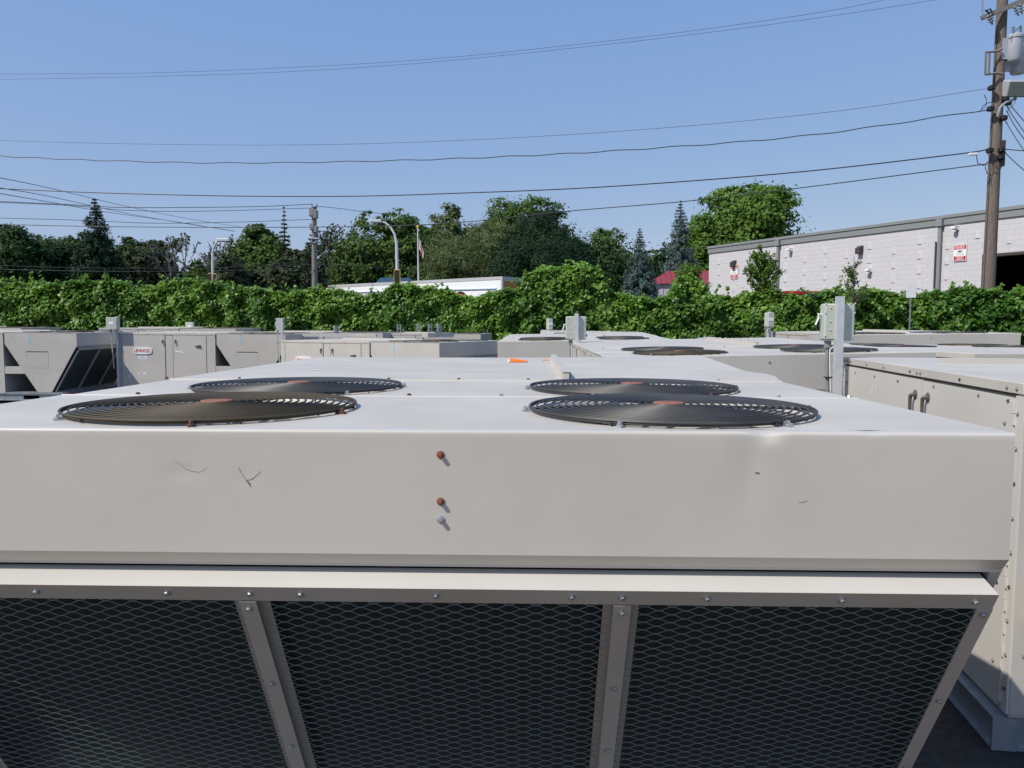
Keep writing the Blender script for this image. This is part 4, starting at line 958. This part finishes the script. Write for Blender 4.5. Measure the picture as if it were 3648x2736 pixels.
def signal(xd, yd, D, label, n=1):
    b = at(xd, yd, D); r = empty('traffic_signal', (b.x, D+CY, b.z)); m = MB(); m.bevbox(-.17, .17, -.12, .12, -.35, .45, .02); m.build('signal_body', YEL, r)
    m = MB(); m.bevbox(-.15, .15, -.16, -.121, -.33, .43, .01); m.build('signal_face', BLACK, r)
    m = MB(); m.tube([(0, .1, -b.z), (0, .1, -.36)], .04, 6); m.build('signal_post', GALV, r); return tag(r, label, 'traffic signal', 'traffic signals on the far road')
signal(454, 604, 39, 'yellow traffic signal at the foot of the far street lamp, left one').scale = (.5, .5, .7)
signal(465, 605, 39, 'yellow traffic signal at the foot of the far street lamp, right one').scale = (.5, .5, .7)
signal(858, 600, 44.5, 'yellow signal strapped to the tall curved lamp just above the trailer')
# blue awning-like vehicle top by the lamp
m = MB(); p = at(835, 607, 50); m.prism([(0, 0), (0, 2.0), (.25, 2.25), (2.2, 2.25), (2.3, 0)], 'y', 0, 1.8); o = m.build('truck_cab', mat('dark_blue_paint', (.04, .10, .18), .4)); q = at(833, 600, 50); o.location = (q.x-.6, 50+CY, q.z-2.25)
m = MB(); m.box(-.004, -.001, .2, 1.6, 1.2, 1.9); m.build('window', WHITE, o); tag(o, 'dark blue vehicle top showing just above the trailer left of the lamp', 'truck')
# flag
p = at(904.5, 600, 48); pt = at(902.5, 493, 48); fl = empty('flagpole', (p.x, 48+CY, 0)); m = MB(); m.tube([(0, 0, 0), (pt.x-p.x, 0, pt.z)], [.07, .04], 8); m.build('pole', ALU, fl)
m = MB(); m.lathe([(.02, 0), (.08, .05), (.08, .12), (.02, .18)], (pt.x-p.x, 0, pt.z), 10); m.build('finial', YEL, fl); tag(fl, 'thin white flagpole with a gold ball behind the trailer', 'flagpole')
f0 = at(904, 514, 48); f1 = at(914, 556, 48); hh = f0.z-f1.z; fg = empty('american_flag', (f0.x, 48+CY-.06, f0.z))
def flag_pt(u, v):   # limp flag hanging in folds: u 0..1 away from the pole, v 0..1 down
    return (.04+u*.22+.06*v*u+.03*math.sin(6*v+5*u)*u, .05*math.sin(9*u+2*v), -v*hh*(.55+.15*u)-u*hh*.42)
def patch(u0, u1, v0, v1, nm, mm):
    m = MB(); nu = 6; nv = 6; vs = [flag_pt(u0+(u1-u0)*i/nu, v0+(v1-v0)*j/nv) for i in range(nu+1) for j in range(nv+1)]
    m.add(vs, [(i*7+j, i*7+j+1, (i+1)*7+j+1, (i+1)*7+j) for i in range(nu) for j in range(nv)]); m.build(nm, mm, fg)
for k in range(13):
    a, b2 = k/13, (k+1)/13
    patch(.42 if k < 7 else 0, 1, a, b2, 'stripe', REDM if k % 2 == 0 else WHITE)
patch(0, .42, 0, 7/13, 'blue_canton', mat('flag_blue', (.02, .03, .12), .8))
m = MB()
for i in range(5):
    for j in range(4): x_, y_, z_ = flag_pt(.04+.08*i, .05+.12*j); m.box(x_-.012, x_+.012, y_-.02, y_-.004, z_-.02, z_+.02)
m.build('star', WHITE, fg)
tag(fg, 'limp American flag hanging in folds from the pole', 'flag')

# big wooden pole on the right
DP = 20.6; pb = at(2135, 625, DP); ptp = at(2166, -12, DP); px, py = pb.x, DP+CY; wp = empty('utility_pole', (px, py, 0))
lean = (ptp.x-pb.x)/(ptp.z-pb.z); HTP = ptp.z+1.0
def pp(z): return Vector((lean*(z-pb.z), 0, z))
m = MB(); m.tube([pp(z) for z in (0, 2, 4, 6, 8, 10, HTP)], [.165, .156, .147, .138, .129, .121, .115], 20); m.build('pole_shaft', WOOD, wp, True)
m = MB(); m.tube([pp(z)+Vector((-.155+.004*z, -.05, 0)) for z in (1, 4, 7, 9)], .010, 6); m.build('ground_wire', WIREM, wp)
def L(xd, yd, dy=0): q = at(xd, yd, DP+dy); return Vector((q.x-px, q.y-py, q.z))
ca = L(2121, 39, -.22); cb2 = L(2240, -10, -.22); d = (cb2-ca).normalized(); R_ = Matrix.Translation(ca) @ Matrix.Rotation(-math.atan2(d.z, d.x), 4, 'Y')
m = MB(); m.box(0, (cb2-ca).length, -.05, .05, -.05, .06, R_); m.build('crossarm', GWOOD, wp)
m = MB(); m.tube([L(2122, 38, -.25), L(2122, -6, -.25)], .02, 6); m.tube([L(2121, 38, -.25), L(2150, 25, -.25)], .02, 6); m.build('brace', GALV, wp)
def insul(c, tilt, n=3, r=.055):
    m = MB(); T = Matrix.Translation(c) @ Matrix.Rotation(tilt, 4, 'Y'); prof = [(.02, 0)]
    for k in range(n): prof += [(.02, .05+k*.07), (r, .07+k*.07), (r*.9, .09+k*.07), (.02, .10+k*.07)]
    m.lathe(prof+[(.015, .1+n*.07)], n=12, M=T); return m.build('insulator', GPIPE, wp, True)
for q, t in ((L(2131, 30, -.27), 2.6), (L(2139, 26, -.27), 2.9), (L(2190, 10, -.27), 2.7), (L(2203, 5, -.27), 2.9)): insul(q, t)
m = MB(); m.tube([L(2128, 22, -.27), L(2140, 30, -.27), L(2137, 44, -.27), L(2142, 42, -.27)], .02, 6)
m.tube([L(2131, 23, -.3), L(2139, 19, -.3), L(2146, 34, -.3)], .02, 6); m.build('jumper', WIREM, wp)
# transformer cans
TRM = mat('transformer_grey', (.40, .43, .47), .4, metal=.15)
for xc, ya, yb_, rr, dy in ((2190, 75, 133, .19, -.10), (2199, 97, 159, .195, .30)):
    a = L(xc, yb_, dy); b2 = L(xc, ya, dy); h = b2.z-a.z; c = empty('transformer_can', (a.x, a.y, a.z)); c.parent = wp; 
    m = MB(); m.lathe([(rr*.86, 0), (rr*.98, .04), (rr*.98, h-.12), (rr*1.08, h-.10), (rr*1.08, h-.04), (rr*.9, h), (.05, h+.03)], n=32); t_ = m.build('tank', TRM, c, True)
    for k in (-.1, .12):
        m = MB(); prof = [(.03, 0)]
        for j in range(3): prof += [(.022, .04+.05*j), (.042, .05+.05*j), (.022, .065+.05*j)]
        m.lathe(prof+[(.01, .21)], (k*.8, -.05, h), 10); m.build('bushing', GPIPE, c, True)
    m = MB(); m.box(-rr-.13, -rr+.02, -.04, .04, h*.08, h*.86); m.build('mounting_bracket', TRM, c)
m = MB(); fr_ = [L(2134, 112), L(2134, 160)]
for a, b2 in ((L(2130, 113, -.2), L(2158, 110, -.2)), (L(2129, 161, -.2), L(2156, 157, -.2)), (L(2130, 111, -.2), L(2128, 162, -.2)), (L(2138, 116, -.2), L(2136, 158, -.2)), (L(2150, 112, -.2), L(2165, 105, -.2)), (L(2150, 158, -.2), L(2168, 160, -.2))):
    m.tube([a, b2], .028, 4)
m.build('cable_bracket', GWOOD, wp)
m = MB(); a = L(2190, 190); m.bevbox(-.36, .36, -.35, .05, -.20, .20, .03, Matrix.Translation(a) @ Matrix.Rotation(.35, 4, 'X')); m.build('floodlight', TRM, wp)
m = MB(); m.box(-.32, .32, -.362, -.351, -.165, .165, Matrix.Translation(a) @ Matrix.Rotation(.35, 4, 'X')); m.build('floodlight_lens', mat('milky_lens', (.22, .24, .22), .3), wp)
m = MB(); m.tube([L(2155, 252, -.2), L(2161, 232, -.25), L(2172, 222, -.25), L(2192, 214, -.2), L(2196, 204)], .035, 8); m.build('lamp_arm', GALV, wp, True)
for xd, yd in ((2142, 190), (2140, 235), (2138, 325), (2172, 213), (2177, 222), (2168, 255), (2163, 324), (2162, 340)):
    m = MB(); m.bevbox(-.07, .07, -.08, .08, -.06, .06, .02, Matrix.Translation(L(xd, yd, -.18))); m.build('clamp', BLACK, wp)
m = MB(); m.box(-.05, .09, -.08, .08, -.32, .32, Matrix.Translation(L(2160, 332, -.05))); m.build('splice_case', RUSTY, wp)
for pts in ([(2143, 221), (2134, 222), (2124, 228), (2118, 240)], [(2126, 205), (2131, 215), (2130, 228), (2122, 237)], [(2109, 335), (2112, 352), (2124, 358), (2136, 350), (2138, 338), (2132, 330), (2138, 326)], [(2133, 350), (2128, 362), (2133, 376)], [(2166, 325), (2170, 345), (2160, 368), (2150, 358), (2138, 350)],
            [(2173, 228), (2182, 234), (2192, 222), (2196, 212)], [(2182, 86), (2190, 70), (2206, 55)]):
    m = MB(); m.tube([L(*q, -.24) for q in pts], .010, 5); m.build('jumper_wire', WIREM, wp)
tag(wp, 'tall brown wooden utility pole with two grey transformers and a floodlight at the right edge', 'utility pole')

# grey pole far left of centre
D2 = 44; gb = at(680, 625, D2); gt = at(678.5, 447, D2); gpo = empty('utility_pole', (gb.x, D2+CY, 0)); m = MB(); m.tube([(0, 0, 0), (0, 0, gt.z*.5), (gt.x-gb.x, 0, gt.z)], [.19, .16, .13], 10); m.build('pole_shaft', GWOOD, gpo, True)
def G(xd, yd, dy=0): q = at(xd, yd, D2); return Vector((q.x-gb.x, dy, q.z))
m = MB(); m.tube([G(668, 516, -.2), G(692, 517, -.2)], .07, 4); m.tube([G(670, 518, -.2), G(679, 526, -.2)], .04, 4); m.tube([G(690, 518, -.2), G(681, 526, -.2)], .04, 4); m.build('crossarm', GALV, gpo)
m = MB(); m.bevbox(-.16, .16, -.3, 0, -.25, .2, .05, Matrix.Translation(G(676, 459))); m.bevbox(-.13, .13, -.3, 0, -.3, .2, .05, Matrix.Translation(G(683, 462))); m.tube([G(674, 450), G(674, 440)], .04, 6); m.tube([G(684, 450), G(684, 441)], .04, 6)
m.bevbox(-.14, .14, -.25, 0, -.2, .2, .05, Matrix.Translation(G(676, 490))); m.bevbox(-.12, .12, -.25, 0, -.2, .2, .05, Matrix.Translation(G(684, 496))); m.build('insulator', GPIPE, gpo)
tag(gpo, 'slim grey utility pole standing left of centre against the trees', 'utility pole')

# ================================================================ wires
def cr(P, n=10):
    out = []; P = [P[0]*2-P[1]]+P+[P[-1]*2-P[-2]]
    for i in range(1, len(P)-2):
        for k in range(n):
            t = k/n; a, b, c, d = P[i-1], P[i], P[i+1], P[i+2]
            out.append(.5*((2*b)+(c-a)*t+(2*a-5*b+4*c-d)*t*t+(3*b-3*c+d-a)*t**3))
    return out+[P[-2]]
def wire(label, pts, Ds, r=.012, wob=0, group='overhead wires'):
    n = len(pts); P = [at(x, y, Ds[0]+(Ds[1]-Ds[0])*(x-pts[0][0])/(pts[-1][0]-pts[0][0])) for x, y in pts]; P = cr(P, 14)
    if wob: P = [p+Vector((0, 0, wob*math.sin(i*1.15))) for i, p in enumerate(P)]
    m = MB(); m.tube(P, r, 5); o = m.build('overhead_wire', WIREM, None, True); return tag(o, label, 'wire', group)
wire('upper of the two thin wires crossing the top of the sky', [(-30, 160), (300, 158), (600, 147), (900, 130), (1200, 101), (1500, 66), (1800, 22), (1960, -12)], (27, 21), .0048)
wire('lower of the two thin wires crossing the top of the sky', [(-30, 172), (300, 166), (600, 156), (900, 137), (1200, 108), (1500, 74), (1800, 34), (2070, -8)], (27, 21), .0048)
wire('faintest thin wire below the top pair, ending on the wooden pole', [(-30, 303), (300, 311), (650, 313), (1000, 303), (1400, 279), (1800, 241), (2142, 190)], (27, 20.4), .0055)
wire('thick twisted service cable in the middle of the sky', [(-30, 336), (200, 346), (480, 352), (800, 348), (1100, 338), (1400, 321), (1750, 292), (2140, 236)], (27, 20.4), .013, .016)
wire('thick black cable running just above the tree tops', [(-30, 406), (200, 416), (480, 423), (750, 424), (1000, 417), (1300, 404), (1700, 374), (2060, 334), (2138, 322)], (27, 20.4), .016)
wire('lowest long cable passing in front of the tree line', [(-30, 484), (200, 489), (480, 491), (800, 489), (1000, 480), (1230, 456), (1500, 433), (1760, 402), (2133, 354)], (27, 20.4), .013)
m = MB(); a = at(2102, 333, 20.3); m.bevbox(-.10, .10, -.04, .04, -.03, .03, .01, Matrix.Translation(a)); o = m.build('splice_box', WHITE); tag(o, 'small white splice box on the cable left of the wooden pole', 'splice box')
for i, (pts, lab) in enumerate((([(-30, 378), (110, 407), (280, 447), (420, 475), (520, 490)], 'top diagonal wire sloping down from the left edge'), ([(-30, 401), (110, 425), (280, 462), (420, 486), (510, 499)], 'middle diagonal wire sloping down from the left edge'), ([(-30, 413), (110, 437), (230, 458), (400, 482), (505, 500)], 'bottom diagonal wire sloping down from the left edge'))):
    wire(lab, pts, (24, 70), .014)
wire('upper thin wire reaching the grey pole from the left', [(-30, 434), (150, 442), (260, 448), (420, 448), (560, 446), (674, 441)], (40, 43.8), .018)
wire('second thin wire reaching the grey pole from the left', [(-30, 436), (150, 444), (290, 455), (450, 456), (684, 449)], (40, 43.8), .015)
wire('third thin wire reaching the grey pole from the left', [(-30, 470), (180, 476), (330, 482), (500, 480), (676, 474)], (40, 43.8), .015)
wire('thin wire leaving the grey pole to the right', [(680, 445), (730, 450), (790, 458), (900, 468)], (43.8, 49), .015)
wire('low cable crossing the grey pole in front of dark trees', [(-30, 573), (200, 579), (420, 579), (676, 572), (800, 576), (900, 584)], (40, 48), .02)
wire('lowest faint cable in front of the dark left trees', [(-30, 581), (200, 586), (460, 585), (676, 579)], (40, 43.8), .016)
for i, (pts, lab) in enumerate((([(2176, 232), (2196, 262), (2230, 310)], 'upper service wire dropping right from the wooden pole'), ([(2174, 238), (2192, 272), (2228, 322)], 'second service wire dropping right from the wooden pole'), ([(2170, 258), (2190, 292), (2228, 350)], 'third service wire dropping right from the wooden pole'),
        ([(2166, 324), (2190, 348), (2228, 382)], 'low service wire dropping right from the wooden pole'), ([(2166, 322), (2190, 324), (2228, 327)], 'nearly level wire leaving the wooden pole on the right'), ([(2182, 226), (2200, 248), (2230, 282)], 'outermost service wire beside the floodlight'))):
    wire(lab, pts, (20.5, 19.5), .012)
